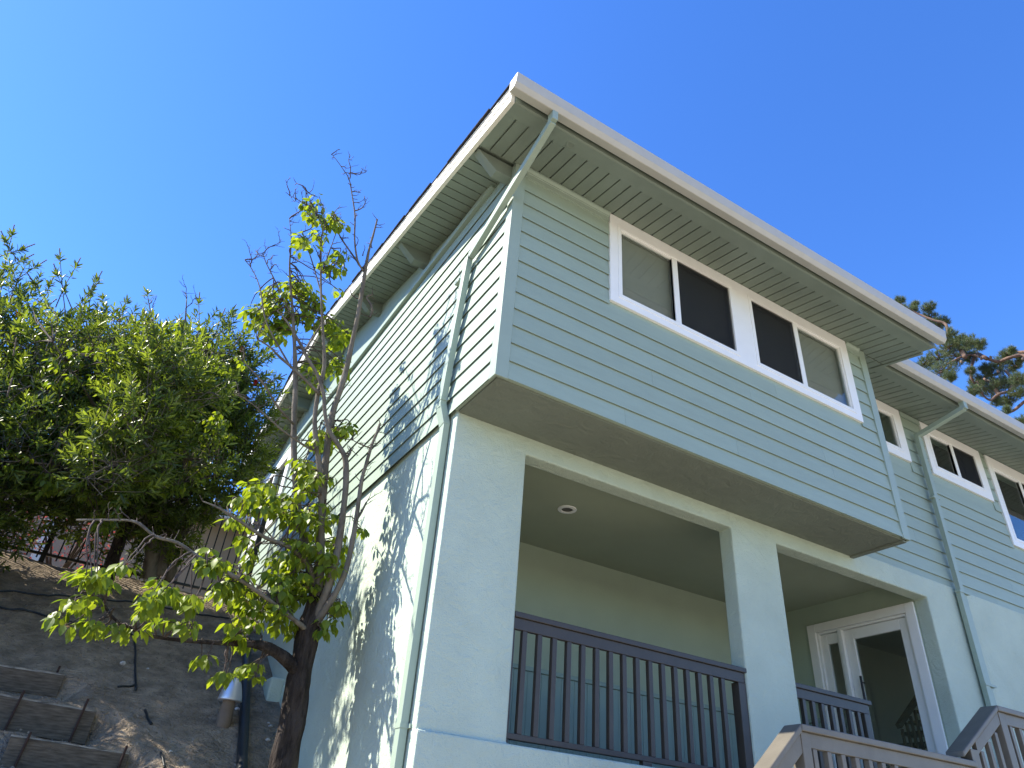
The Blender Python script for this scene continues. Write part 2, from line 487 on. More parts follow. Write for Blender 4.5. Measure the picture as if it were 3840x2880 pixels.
# porch room
HB().box((2.25, 6.94, 2.0), (8.47, 7.06, 4.9)).build('porch_back_wall', M['porch'])
HB().box((2.25, 4.84, 4.72), (8.47, 6.94, 4.86)).build('porch_ceiling', M['ceil'])
HB().box((2.25, 4.84, 2.05), (8.47, 6.94, 2.20)).build('porch_floor', M['patio'])
HB().box((8.31, 6.29, 2.2), (8.47, 6.94, 4.72)).box((8.31, 4.84, DZ), (8.47, 6.29, 4.72)).box((8.31, 4.84, 2.2), (8.47, DY0, DZ)).build('porch_side_wall', M['porch'])
wz = HB().box((2.26, 6.925, 2.2), (8.3, 6.939, 3.30)).build('wainscot', M['wains'])
bw = 0.088
for i in range(68):
    x = 2.262 + i * bw
    if x + bw > 8.30: break
    hsub(MB().box((x + 0.002, 6.915, 2.21), (x + bw - 0.002, 6.9255, 3.292)).build('wainscot_board', M['wains']), wz).location = (0, 0, 0)
for i in range(5):
    y = 6.32 + i * 0.115
    hsub(MB().box((8.296, y + 0.002, 2.21), (8.3095, y + 0.111, 3.292)).build('wainscot_board', M['wains']), wz).location = (0, 0, 0)
hsub(MB().box((2.255, 6.895, 3.298), (8.305, 6.9385, 3.345)).box((8.275, 6.30, 3.299), (8.3095, 6.895, 3.344)).build('wainscot_cap', M['wains'], bevel=0.004), wz).location = (0, 0, 0)

# recessed light in the porch ceiling
lt = HB().lathe((3.975, 5.81, 4.7195), [(0.060, 0.0), (0.064, -0.012), (0.098, -0.010), (0.102, -0.002), (0.102, 0.0)], 32).build('ceiling_light', M['white'], smooth=False)
hsub(MB().lathe((3.975, 5.81, 4.7195), [(0.0, -0.004), (0.058, -0.004), (0.058, 0.0)], 32).build('lamp_lens', M['dark']), lt).location = (0, 0, 0)

# upper storey shell with window openings
WZ0, WZ1 = 6.50, 7.12
def upper_fill(x, y, z):
    w1 = 7.75 < x < 8.60 and WZ0 < z < WZ1
    w2 = 9.32 < x < 10.50 and WZ0 < z < WZ1
    w3 = 10.90 < x < 12.40 and 5.88 < z < 7.06
    if 4.69 < y < 4.85: return not (w1 or w2 or w3)
    if x < 2.2:
        return not (11.25 < y < 12.75 and 5.9 < z < 6.98)
    return y > 13.2 or x > 15.9 or z < 4.85
o = grid_solid('upper_wall', [2.05, 2.2, 7.75, 8.60, 9.32, 10.50, 10.90, 12.40, 15.9, 16.0], [4.69, 4.85, 11.25, 12.75, 13.2, 13.3],
               [4.745, 4.85, 5.88, 5.9, 6.50, 6.98, 7.06, 7.12, 7.20], upper_fill, M['siding'], None)
o.parent = house; o.location = -HO
upper_wall = o
HB().prism([(4.03, 7.08), (4.72, 7.199), (13.3, 7.199), (13.3, sof(13.3) - 0.004), (9.3, sof(9.3) - 0.004), (4.03, sof(4.03) - 0.004)], 0, 2.05, 2.16).build('gable_panel', M['trim'])
def bay_fill(x, y, z):
    if y < 4.13:
        if 6.03 < z < 6.98 and (3.24 < x < 4.79 or 5.06 < x < 6.60): return False
        return True
    if x < 2.2 or x > 6.95 or z < 4.75: return True
    return False
o = grid_solid('bay_wall', [2.05, 2.2, 3.24, 4.79, 5.06, 6.60, 6.95, 7.055], [4.015, 4.13, 4.689], [4.672, 4.75, 6.03, 6.98, 7.085], bay_fill, M['siding'], None)
o.parent = house; o.location = -HO
bay_wall = o
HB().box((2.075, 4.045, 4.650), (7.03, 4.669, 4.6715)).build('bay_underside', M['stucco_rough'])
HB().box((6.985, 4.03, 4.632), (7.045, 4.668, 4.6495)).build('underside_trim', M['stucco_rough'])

def sid_prof(face, out, z0, z1):
    """lap board profile: (offset across the wall, z); out = +1/-1 direction away from the wall"""
    return [(face, z0 + 0.024), (face + out * 0.0045, z0 + 0.024), (face + out * 0.0145, z0), (face + out * 0.0180, z0), (face + out * 0.0035, z1), (face, z1)]
def board(axis, face, out, z0, z1, a, b, parent):
    prof = sid_prof(face, out, z0, z1 + 0.0)
    mb = MB().prism(prof, axis, a, b)
    o = mb.build('siding_board', M['siding'], None)
    o.parent = parent; o.location = (0, 0, 0)
    return o
def boards(axis, face, out, rows, top, a, b, cuts, parent, seams={}):
    """rows of lap boards from a to b, leaving out the window rectangles in cuts (a0,a1,z0,z1)"""
    for k in range(len(rows)):
        z0 = rows[k]
        z1 = rows[k + 1] if k + 1 < len(rows) else top
        z1 = min(z1, top)
        if z1 - z0 < 0.01: continue
        zs = sorted({z0, z1} | {c for cc in cuts for c in cc[2:] if z0 + 0.004 < c < z1 - 0.004})
        spans = [(a, b)]
        zm = (z0 + z1) / 2
        for (c0, c1, cz0, cz1) in cuts:
            if cz0 < z1 - 0.02 and cz1 > z0 + 0.02:
                ns = []
                for (s0, s1) in spans:
                    if c1 <= s0 or c0 >= s1: ns.append((s0, s1)); continue
                    if c0 > s0: ns.append((s0, c0))
                    if c1 < s1: ns.append((c1, s1))
                spans = ns
        for (s0, s1) in spans:
            cutp = [s0] + [q for q in seams.get(k, []) if s0 < q < s1] + [s1]
            for q0, q1 in zip(cutp, cutp[1:]):
                board(axis, face, out, z0 + 0.001, z1 - 0.001, q0 + (0.0008 if q0 != s0 else 0), q1 - (0.0008 if q1 != s1 else 0), parent)
boards(0, 4.015, -1, ROWS, 6.972, 2.150, 6.955, [(3.14, 6.70, 5.95, 7.2)], bay_wall, {3: [3.62, 5.9], 5: [4.9], 1: [4.62], 0: [3.3], 6: [5.3], 9: [], 2: [6.0]})
boards(1, 2.05, -1, ROWS, 7.16, 4.098, 13.3, [(10.99, 12.98, 5.72, 7.16)], upper_wall, {2: [8.1], 4: [6.6, 9.9], 6: [7.4], 8: [6.0, 9.3], 10: [8.6], 1: [9.0], 12: [7.2]})
WROWS = [4.682] + [z for z in ROWS[1:]]
boards(0, 4.69, -1, WROWS, 7.23, 7.06, 16.0, [(7.66, 8.745, 6.395, 7.3), (9.213, 10.645, 6.385, 7.3), (10.81, 12.5, 5.78, 7.3)], upper_wall, {0: [9.9], 1: [7.62, 11.3], 2: [10.4], 4: [9.9, 12.2], 3: [8.4], 6: [11.9]})

# corner boards, frieze, side trim
HB().box((2.034, 3.996, 4.655), (2.148, 4.014, 7.086)).build('corner_board', M['trim'], bevel=0.002)
HB().box((2.033, 4.0145, 4.655), (2.0495, 4.096, 7.10)).build('corner_board', M['trim'], bevel=0.002)
HB().box((6.957, 3.994, 4.652), (7.070, 4.014, 7.086)).box((7.056, 4.0145, 4.652), (7.072, 4.672, 7.10)).build('corner_board', M['trim'], bevel=0.002)
HB().box((6.948, 3.990, 4.70), (6.957, 4.014, 7.086)).build('corner_stop', M['trim'])
HB().prism([(4.0145, 6.968), (3.990, 6.968), (3.988, 7.018), (3.984, 7.022), (3.984, 7.034), (3.970, 7.05), (3.964, 7.06), (3.964, 7.0775), (4.0145, 7.088)], 0, 2.149, 3.13).build('frieze_board', M['trim'])
HB().prism([(4.0145, 6.968), (3.990, 6.968), (3.988, 7.018), (3.984, 7.022), (3.984, 7.034), (3.970, 7.05), (3.964, 7.06), (3.964, 7.0775), (4.0145, 7.088)], 0, 6.71, 6.948).build('frieze_board', M['trim'])
HB().box((8.76, 4.655, 7.14), (9.20, 4.675, 7.208)).build('frieze_board', M['trim'])
HB().box((1.998, 4.43, 7.145), (2.0495, 13.32, 7.225)).build('side_trim_board', M['trim'], bevel=0.008)
HB().box((2.026, 4.50, 7.226), (2.0495, 13.32, 7.243)).build('side_trim_cap', M['trim'])

# soffit boards
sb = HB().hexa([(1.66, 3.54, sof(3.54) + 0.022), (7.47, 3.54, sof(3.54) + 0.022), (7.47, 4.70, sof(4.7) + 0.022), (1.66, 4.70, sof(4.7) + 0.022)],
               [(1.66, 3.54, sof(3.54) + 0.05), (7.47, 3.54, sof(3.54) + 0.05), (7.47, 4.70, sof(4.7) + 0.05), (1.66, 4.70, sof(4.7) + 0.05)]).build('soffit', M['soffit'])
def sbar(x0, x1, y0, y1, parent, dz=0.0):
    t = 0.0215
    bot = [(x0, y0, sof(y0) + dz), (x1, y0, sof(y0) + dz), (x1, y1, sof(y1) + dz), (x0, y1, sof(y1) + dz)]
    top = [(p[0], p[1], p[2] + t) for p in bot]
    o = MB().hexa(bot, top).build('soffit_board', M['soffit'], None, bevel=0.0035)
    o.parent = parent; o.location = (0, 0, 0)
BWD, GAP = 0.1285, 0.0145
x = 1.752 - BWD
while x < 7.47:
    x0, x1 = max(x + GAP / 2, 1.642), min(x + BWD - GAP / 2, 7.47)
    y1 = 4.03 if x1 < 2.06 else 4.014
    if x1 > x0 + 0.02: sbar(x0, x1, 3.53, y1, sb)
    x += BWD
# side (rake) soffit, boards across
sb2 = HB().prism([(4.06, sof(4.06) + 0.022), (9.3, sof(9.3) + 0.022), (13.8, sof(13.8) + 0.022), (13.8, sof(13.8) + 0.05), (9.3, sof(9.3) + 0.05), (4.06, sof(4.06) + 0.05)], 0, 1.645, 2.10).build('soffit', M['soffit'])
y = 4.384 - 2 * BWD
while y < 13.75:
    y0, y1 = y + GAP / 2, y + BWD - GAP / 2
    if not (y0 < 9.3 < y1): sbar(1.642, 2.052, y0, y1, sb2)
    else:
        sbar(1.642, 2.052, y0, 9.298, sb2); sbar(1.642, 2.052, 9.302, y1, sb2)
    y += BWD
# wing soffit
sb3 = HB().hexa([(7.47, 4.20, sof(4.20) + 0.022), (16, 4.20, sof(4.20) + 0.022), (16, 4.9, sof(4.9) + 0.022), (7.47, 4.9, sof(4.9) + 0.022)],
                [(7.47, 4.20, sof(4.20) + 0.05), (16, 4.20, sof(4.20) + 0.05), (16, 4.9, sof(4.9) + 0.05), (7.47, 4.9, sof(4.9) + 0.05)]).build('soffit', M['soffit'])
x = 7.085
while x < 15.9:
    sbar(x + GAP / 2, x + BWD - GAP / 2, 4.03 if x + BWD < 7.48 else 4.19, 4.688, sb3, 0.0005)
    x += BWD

def eave(xa, xb, yo, name_x):
    """flat eave board, fascia and gutter of one eave, shifted back by yo"""
    y0, y1 = 3.38 + yo, 3.535 + yo
    HB().prism([(y0, sof(y0) - 0.004), (y1, sof(y1) - 0.004), (y1, sof(y1) + 0.02), (y0, sof(y0) + 0.02)], 0, xa + 0.085, xb).build('eave_board', M['soffit'], bevel=0.002)
    HB().prism([(y0 - 0.016, sof(y0) + 0.002), (y0 - 0.0005, sof(y0) - 0.002), (y0 - 0.0005, sof(y0) + 0.10), (y0 - 0.010, sof(y0) + 0.10), (y0 - 0.010, sof(y0) + 0.062), (y0 - 0.016, sof(y0) + 0.058)], 0, xa + 0.085, xb + 0.03).build('fascia_board', M['soffit'])
    dz = T * yo
    prof = [(3.202, 7.108), (3.210, 7.112), (3.214, 7.104), (3.226, 7.002), (3.258, 6.966), (3.318, 6.984), (3.320, 7.112), (3.330, 7.112), (3.330, 6.980), (3.318, 6.976), (3.249, 6.955), (3.243, 6.957), (3.2155, 6.994), (3.2125, 6.998), (3.2145, 7.001)]
    g = HB().prism([(p[0] + yo, p[1] + dz) for p in prof], 0, xa, xb - 0.0).build('gutter', M['gutter'])
    return g
g1 = eave(1.558, 7.467, 0.0, 0)
def endcap(x0, x1, yo, parent):
    dz = T * yo
    prof = [(3.203, 7.106), (3.2155, 6.996), (3.249, 6.956), (3.320, 6.978), (3.328, 7.110)]
    o = MB().prism([(p[0] + yo, p[1] + dz) for p in prof], 0, x0, x1).build('end_cap', M['cream']); o.parent = parent; o.location = (0, 0, 0)
endcap(1.553, 1.5575, 0.0, g1); endcap(7.4675, 7.472, 0.0, g1)
g2 = eave(7.40, 16.0, 0.67, 1)
for (vx, vy) in ((2.288, 3.463), (9.06, 4.125)):
    vz = sof(vy) - 0.0045
    o = HB().lathe((vx, vy, vz), [(0.0, -0.001), (0.030, -0.001), (0.032, -0.005), (0.042, -0.004), (0.043, 0.0)], 20).build('eave_vent', M['soffit'])
    for k in range(-3, 4):
        w = math.sqrt(max(0.0, 0.029 ** 2 - (k * 0.008) ** 2))
        if w > 0.005:
            s_ = MB().box((vx - w, vy + k * 0.008 - 0.0022, vz - 0.004), (vx + w, vy + k * 0.008 + 0.0022, vz - 0.0012)).build('louvre', M['soffit']); s_.parent = o; s_.location = (0, 0, 0)

# right end board of the bay eave
HB().hexa([(7.478, 3.535, sof(3.535) - 0.01), (7.52, 3.535, sof(3.535) - 0.01), (7.52, 4.16, sof(4.16) - 0.01), (7.478, 4.16, sof(4.16) - 0.01)],
          [(7.478, 3.535, sof(3.535) + 0.06), (7.52, 3.535, sof(3.535) + 0.06), (7.52, 4.16, sof(4.16) + 0.06), (7.478, 4.16, sof(4.16) + 0.06)]).build('eave_end_board', M['soffit'])

# rake boards along the gable side
def rake(name, xa, xb, zlo, zhi, y0, y1, y2, mat):
    def sl(y): return sof(y)
    HB().prism([(y0, sl(y0) + zlo), (9.3, sof(9.3) + zlo), (9.3, sof(9.3) + zhi), (y0, sl(y0) + zhi)], 0, xa, xb).build(name, mat, bevel=0.002)
    HB().prism([(9.3005, sof(9.3) + zlo), (y2, sof(y2) + zlo), (y2, sof(y2) + zhi), (9.3005, sof(9.3) + zhi)], 0, xa, xb).build(name, mat, bevel=0.002)
rake('rake_board', 1.602, 1.641, -0.012, 0.085, 3.378, 9.3, 13.85, M['cream'])
rake('rake_board', 1.594, 1.641, 0.0855, 0.162, 3.372, 9.3, 13.85, M['cream'])
rake('drip_edge', 1.586, 1.641, 0.1625, 0.180, 3.365, 9.3, 13.85, M['cream'])
# roof with courses of shingles
def roof_strip(x0, x1, ya, parent_name):
    deck = HB().prism([(ya, sof(ya) + 0.181), (9.3, sof(9.3) + 0.181), (13.9, sof(13.9) + 0.181), (13.9, sof(13.9) + 0.10), (9.3, sof(9.3) + 0.10), (ya, sof(ya) + 0.10)], 0, max(x0, 1.645), x1).build('roof', M['shingle'])
    k = 0
    y = ya - 0.04
    while y < 9.3:
        y1 = min(y + 0.30, 9.32)
        jx = random.uniform(-0.012, 0.010)
        z0, z1 = sof(min(y, 9.3)) + 0.182, sof(min(y1, 9.3)) + 0.182
        lift = 0.014
        o = MB().hexa([(x0 + jx, y, z0 + 0.004), (x1, y, z0 + 0.004), (x1, y1, z1 - 0.001), (x0 + jx, y1, z1 - 0.001)],
                      [(x0 + jx, y, z0 + lift + random.uniform(0.004, 0.012)), (x1, y, z0 + lift + 0.006), (x1, y1, z1 + 0.004), (x0 + jx, y1, z1 + 0.004)]).build('shingle_course', M['shingle'])
        o.parent = deck; o.location = (0, 0, 0)
        y += 0.145
    y = 13.9
    while y > 9.3:
        y1 = max(y - 0.30, 9.28)
        jx = random.uniform(-0.012, 0.010)
        z0, z1 = sof(y) + 0.182, sof(max(y1, 9.3)) + 0.182
        o = MB().hexa([(x0 + jx, y1, z1 - 0.001), (x1, y1, z1 - 0.001), (x1, y, z0 + 0.004), (x0 + jx, y, z0 + 0.004)],
                      [(x0 + jx, y1, z1 + 0.004), (x1, y1, z1 + 0.004), (x1, y, z0 + 0.02), (x0 + jx, y, z0 + 0.02)]).build('shingle_course', M['shingle'])
        o.parent = deck; o.location = (0, 0, 0)
        y -= 0.145
    return deck
dk = roof_strip(1.572, 7.49, 3.34, 0)
o = MB().prism([(9.14, sof(9.14) + 0.198), (9.3, sof(9.3) + 0.212), (9.46, sof(9.46) + 0.198), (9.46, sof(9.46) + 0.222), (9.3, sof(9.3) + 0.247), (9.14, sof(9.14) + 0.222)], 0, 1.535, 16.0).build('ridge_cap', M['shingle']); o.parent = dk; o.location = (0, 0, 0)
roof_strip(7.491, 16.0, 4.01, 1)

# beams under the rake
def beam(y0, w, zb, zt0, zt1):
    xo, xi, xb = 1.655, 2.05, 1.868
    HB().hexa([(xb, y0, zb), (xi, y0, zb), (xi, y0 + w, zb), (xb, y0 + w, zb)],
              [(xo, y0, zt0 - 0.002), (xi, y0, zt0 - 0.002), (xi, y0 + w, zt1 - 0.002), (xo, y0 + w, zt1 - 0.002)]).build('roof_beam', M['soffit'], bevel=0.004)
for yb in (4.07, 6.03, 7.62):
    beam(yb, 0.105, sof(yb) - 0.165, sof(yb), sof(yb + 0.105))
beam(9.24, 0.12, sof(9.3) - 0.27, sof(9.24), sof(9.36))
for yb in (10.80, 12.6): beam(yb, 0.105, sof(yb) - 0.19, sof(yb), sof(yb + 0.105))

# downspouts
def downspout(name_segments, w, d):
    pass
def dbar(mb, p, q, wy, wx):
    """rectangular pipe from p to q in the y-z plane: wx along x, wy across"""
    p = Vector(p); q = Vector(q); dd = (q - p).normalized()
    sx = Vector((1, 0, 0)); sn = dd.cross(sx).normalized()
    a = sx * (wx / 2); b_ = sn * (wy / 2)
    mb.hexa([p - a - b_, p + a - b_, p + a + b_, p - a + b_], [q - a - b_, q + a - b_, q + a + b_, q - a + b_])
xd = 1.977
ds = HB()
ds.box((xd - 0.03, 3.243, 6.85), (xd + 0.026, 3.325, 6.968))
ds1 = ds.build('downspout', M['trim'], bevel=0.004)
def dsec(name, p, q, wy, wx):
    mb = MB(); dbar(mb, p, q, wy, wx)
    o = mb.build(name, M['trim'], bevel=0.004); o.parent = ds1; o.location = (0, 0, 0)
P0 = (xd - 0.002, 3.284, 6.86); P1 = (xd + 0.006, 4.655, 6.365); P2 = (xd + 0.008, 4.845, 4.735); P3 = (2.030, 4.812, 4.565); P4 = (2.030, 4.812, 0.25)
def lerp(a, b, t): return tuple(a[i] + (b[i] - a[i]) * t for i in range(3))
dsec('offset_pipe', P0, P1, 0.078, 0.056)
dsec('pipe', (P1[0], P1[1] + 0.045, P1[2] + 0.02), (P2[0], P2[1], P2[2]), 0.080, 0.058)
dsec('elbow', (P2[0], P2[1], P2[2] + 0.03), (P3[0], P3[1], P3[2]), 0.088, 0.064)
dsec('pipe', (P3[0], P3[1], P3[2] + 0.012), P4, 0.080, 0.056)
for zst in (6.15, 4.80, 2.26):
    yy = 4.845 if zst > 5 else (4.838 if zst > 4.5 else 4.812)
    xx = xd + 0.008 if zst > 4.5 else 2.030
    o = MB().box((xx - 0.032, yy - 0.045, zst), (xx + 0.032, yy + 0.045, zst + 0.03)).box((xx + 0.025, yy - 0.075, zst + 0.002), (xx + (0.036 if zst > 4.5 else 0.038), yy + 0.075, zst + 0.028)).build('strap', M['trim']); o.parent = ds1; o.location = (0, 0, 0)
ds2 = HB().box((8.985, 3.915, 6.99), (9.06, 3.985, 7.125)).build('downspout', M['trim'], bevel=0.004)
def dsec2(name, p, q, w1, w2):
    mb = MB(); dbar(mb, p, q, w2, w1)
    o = mb.build(name, M['trim'], bevel=0.004); o.parent = ds2; o.location = (0, 0, 0)
dsec2('offset_pipe', (9.022, 3.95, 7.005), (8.955, 4.60, 6.85), 0.075, 0.06)
dsec2('pipe', (8.955, 4.605, 6.88), (8.945, 4.605, 4.66), 0.08, 0.058)
dsec2('pipe', (8.935, 4.612, 4.675), (8.905, 4.612, 0.3), 0.085, 0.058)
dsec2('conduit', (9.035, 4.632, 4.675), (9.005, 4.632, 0.3), 0.05, 0.05)
for zst in (5.9, 4.66, 3.6):
    o = MB().box((8.88, 4.575, zst), (9.09 if zst < 5 else 9.02, 4.64, zst + 0.025)).build('strap', M['trim']); o.parent = ds2; o.location = (0, 0, 0)

# ------------------------------------------------------------------ windows
def sub(mb, name, mat, parent, **k):
    o = mb.build(name, mat, **k); o.parent = parent; o.location = (0, 0, 0)
    return o
def blinds(parent, x0, x1, z0, z1, y):
    mb = MB(); z = z0 + 0.01
    while z < z1 - 0.03:
        mb.hexa([(x0, y + 0.006, z), (x1, y + 0.006, z), (x1, y + 0.0075, z), (x0, y + 0.0075, z)],
                [(x0, y - 0.0055, z + 0.015), (x1, y - 0.0055, z + 0.015), (x1, y - 0.004, z + 0.015), (x0, y - 0.004, z + 0.015)])
        z += 0.0205
    mb.box((x0, y - 0.02, z1 - 0.03), (x1, y + 0.02, z1))
    sub(mb, 'blind', M['blind'], parent)
def window_front(label, X0, X1, Z0, Z1, units, yw, lightpanes, casing=(0.10, 0.09, 0.11), blind=True):
    """casing rectangle X0..X1, Z0..Z1 on a wall facing -y at yw; units = list of (x0,x1,z0,z1,mullion x)"""
    yc = yw - 0.030
    mb = HB()
    u0 = units[0]; zlo = u0[2]; zhi = u0[3]
    mb.box((X0, yc, Z0), (X1, yw, zlo)); mb.box((X0, yc, zhi), (X1, yw, Z1))
    edges = [X0] + [e for u in units for e in (u[0], u[1])] + [X1]
    for i in range(0, len(edges), 2):
        mb.box((edges[i], yc, zlo), (edges[i + 1], yw, zhi))
    w = mb.build('window', M['white'])
    w['label'] = label
    for ui, (x0, x1, z0, z1, xm) in enumerate(units):
        lightpane = lightpanes if ui == 0 else (not lightpanes[0], not lightpanes[1])
        t = 0.032
        f = MB()
        yi = yc - 0.006
        f.box((x0 - 0.012, yi, z0 - 0.012), (x1 + 0.012, yi + 0.05, z0 + t)); f.box((x0 - 0.012, yi, z1 - t), (x1 + 0.012, yi + 0.05, z1 + 0.012))
        f.box((x0 - 0.012, yi, z0 + t), (x0 + t, yi + 0.05, z1 - t)); f.box((x1 - t, yi, z0 + t), (x1 + 0.012, yi + 0.05, z1 - t))
        fr = sub(f, 'window_frame', M['white'], w, bevel=0.003)
        if xm is None:
            panes = [(x0 + t, x1 - t, True)]
        else:
            panes = [(x0 + t, xm - 0.02, lightpane[0]), (xm + 0.02, x1 - t, lightpane[1])]
            sub(MB().box((xm - 0.034, yi + 0.008, z0 + t), (xm + 0.034, yi + 0.055, z1 - t)), 'meeting_stile', M['white'], w, bevel=0.003)
        for (a, b_, lightp) in panes:
            ins = 0.0 if lightp else 0.016
            if lightp:      # fixed sash with a white border of its own
                s_ = MB(); q = 0.014; ys_ = yi + 0.020
                s_.box((a, ys_, z0 + t), (b_, ys_ + 0.03, z0 + t + q)); s_.box((a, ys_, z1 - t - q), (b_, ys_ + 0.03, z1 - t))
                s_.box((a, ys_, z0 + t + q), (a + q, ys_ + 0.03, z1 - t - q)); s_.box((b_ - q, ys_, z0 + t + q), (b_, ys_ + 0.03, z1 - t - q))
                sub(s_, 'sash', M['white'], w)
            sub(MB().box((a, yi + 0.036, z0 + t), (b_, yi + 0.040, z1 - t)), 'pane', M['glass'], w)
            if not lightp:
                sub(MB().box((a, yi + 0.022, z0 + t), (b_, yi + 0.0225, z1 - t)), 'insect_screen', M['screen'], w)
                q = 0.014
                s_ = MB().box((a, yi + 0.018, z0 + t), (a + q, yi + 0.03, z1 - t)).box((b_ - q, yi + 0.018, z0 + t), (b_, yi + 0.03, z1 - t)).box((a + q, yi + 0.018, z1 - t - q), (b_ - q, yi + 0.03, z1 - t))
                sub(s_, 'screen_frame', M['dark'], w)
            if blind: blinds(w, a - 0.01, b_ + 0.01, z0 + 0.01, z1 - 0.01, yw + 0.055)
    return w
window_front('wide four-pane white window of the bay with drawn blinds', 3.137, 6.705, 5.945, 7.083,
             [(3.245, 4.79, 6.035, 6.965, 3.985), (5.06, 6.60, 6.035, 6.965, 5.795)], 4.014, (True, False))
window_front('small white window half hidden behind the bay', 7.66, 8.744, 6.395, 7.21, [(7.80, 8.60, 6.51, 7.10, None)], 4.689, (True, False), blind=False)
window_front('small two-pane sliding window beside the downpipe', 9.213, 10.645, 6.385, 7.21, [(9.33, 10.49, 6.505, 7.10, 9.90)], 4.689, (True, False), blind=False)
window_front('tall white window at the end of the wing', 10.805, 12.5, 5.775, 7.21, [(10.90, 12.40, 5.875, 7.05, 11.65)], 4.689, (True, False), blind=False)
# side window at the back, facing -x
mb = HB()
mb.box((2.006, 10.995, 5.72), (2.0495, 12.975, 5.85)).box((2.006, 10.995, 6.98), (2.0495, 12.975, 7.14))
mb.box((2.006, 10.995, 5.85), (2.0495, 11.13, 6.98)).box((2.006, 12.85, 5.85), (2.0495, 12.975, 6.98))
w = mb.build('window', M['white'])
w['label'] = 'sunlit white side window behind the black iron fence'
sub(MB().box((2.0, 11.13, 5.85), (2.045, 11.19, 6.98)).box((2.0, 12.79, 5.85), (2.045, 12.85, 6.98)).box((2.0, 11.93, 5.85), (2.045, 12.0, 6.98)).box((2.0, 11.19, 5.85), (2.045, 11.93, 5.90)).box((2.0, 12.0, 5.85), (2.045, 12.79, 5.90)).box((2.0, 11.19, 6.93), (2.045, 11.93, 6.98)).box((2.0, 12.0, 6.93), (2.045, 12.79, 6.98)), 'window_frame', M['white'], w)
sub(MB().box((2.03, 11.18, 5.89), (2.034, 11.94, 6.94)), 'pane', M['glass'], w)
sub(MB().box((2.03, 11.99, 5.89), (2.034, 12.80, 6.94)), 'pane', M['glass'], w)
sub(MB().box((2.02, 11.99, 5.89), (2.0205, 12.80, 6.94)), 'insect_screen', M['screen'], w)
sub(MB().box((2.09, 11.18, 5.89), (2.10, 12.0, 6.94)), 'shade', M['soffit'], w)
# rooms behind the windows
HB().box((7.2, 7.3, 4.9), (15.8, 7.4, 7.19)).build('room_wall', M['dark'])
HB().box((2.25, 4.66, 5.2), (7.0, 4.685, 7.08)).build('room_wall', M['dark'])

# ------------------------------------------------------------------ front door with side light, on the wall facing -x
xw = 8.31
d = HB()
d.box((xw - 0.022, 4.848, 2.2), (xw + 0.02, 4.965, DZ + 0.085)).box((xw - 0.022, 6.255, 2.2), (xw + 0.02, 6.372, DZ + 0.085)).box((xw - 0.022, 4.965, DZ - 0.02), (xw + 0.02, 6.255, DZ + 0.085))
door = d.build('front_door', M['white'], bevel=0.004)
door['label'] = 'white glazed door with a narrow side light'
sub(MB().box((xw + 0.005, 4.966, 2.2), (xw + 0.12, 4.995, DZ - 0.022)).box((xw + 0.005, 6.225, 2.2), (xw + 0.12, 6.254, DZ - 0.022)).box((xw + 0.005, 4.995, DZ - 0.05), (xw + 0.12, 6.225, DZ - 0.022)).box((xw - 0.012, 5.872, 2.2), (xw + 0.12, 5.925, DZ - 0.05)), 'door_frame', M['white'], door, bevel=0.004)
lf = MB(); ya, yb2, za, zb = 5.0, 5.868, 2.22, DZ - 0.055
lf.box((xw + 0.035, ya, za), (xw + 0.08, ya + 0.105, zb)).box((xw + 0.035, yb2 - 0.125, za), (xw + 0.08, yb2, zb)).box((xw + 0.035, ya + 0.105, zb - 0.125), (xw + 0.08, yb2 - 0.125, zb)).box((xw + 0.035, ya + 0.105, za), (xw + 0.08, yb2 - 0.125, za + 0.22))
sub(lf, 'door_leaf', M['white'], door, bevel=0.004)
sub(MB().box((xw + 0.055, ya + 0.10, za + 0.21), (xw + 0.060, yb2 - 0.12, zb - 0.12)), 'pane', M['glass'], door)
sl_ = MB(); ya, yb2 = 5.93, 6.222
sl_.box((xw + 0.035, ya, za), (xw + 0.08, ya + 0.05, zb)).box((xw + 0.035, yb2 - 0.09, za), (xw + 0.08, yb2, zb)).box((xw + 0.035, ya + 0.05, zb - 0.125), (xw + 0.08, yb2 - 0.09, zb)).box((xw + 0.035, ya + 0.05, za), (xw + 0.08, yb2 - 0.09, za + 0.22))
sub(sl_, 'side_light', M['white'], door, bevel=0.004)
sub(MB().box((xw + 0.055, 5.975, za + 0.21), (xw + 0.060, 6.137, zb - 0.12)), 'pane', M['glass'], door)
sub(MB().tube([(xw - 0.02, 5.71, 2.95), (xw - 0.02, 5.71, 3.75)], 0.014, 12).tube([(xw - 0.02, 5.71, 3.02), (xw + 0.04, 5.71, 3.02)], 0.008, 8).tube([(xw - 0.02, 5.71, 3.68), (xw + 0.04, 5.71, 3.68)], 0.008, 8), 'handle', M['blackmetal'], door)
HB().box((8.47, 7.0, 2.1), (12.5, 7.1, 4.75)).box((8.47, 4.841, 2.05), (12.4, 7.0, 2.2)).box((8.47, 4.841, 4.72), (12.4, 7.0, 4.744)).build('hall_room', M['room'])
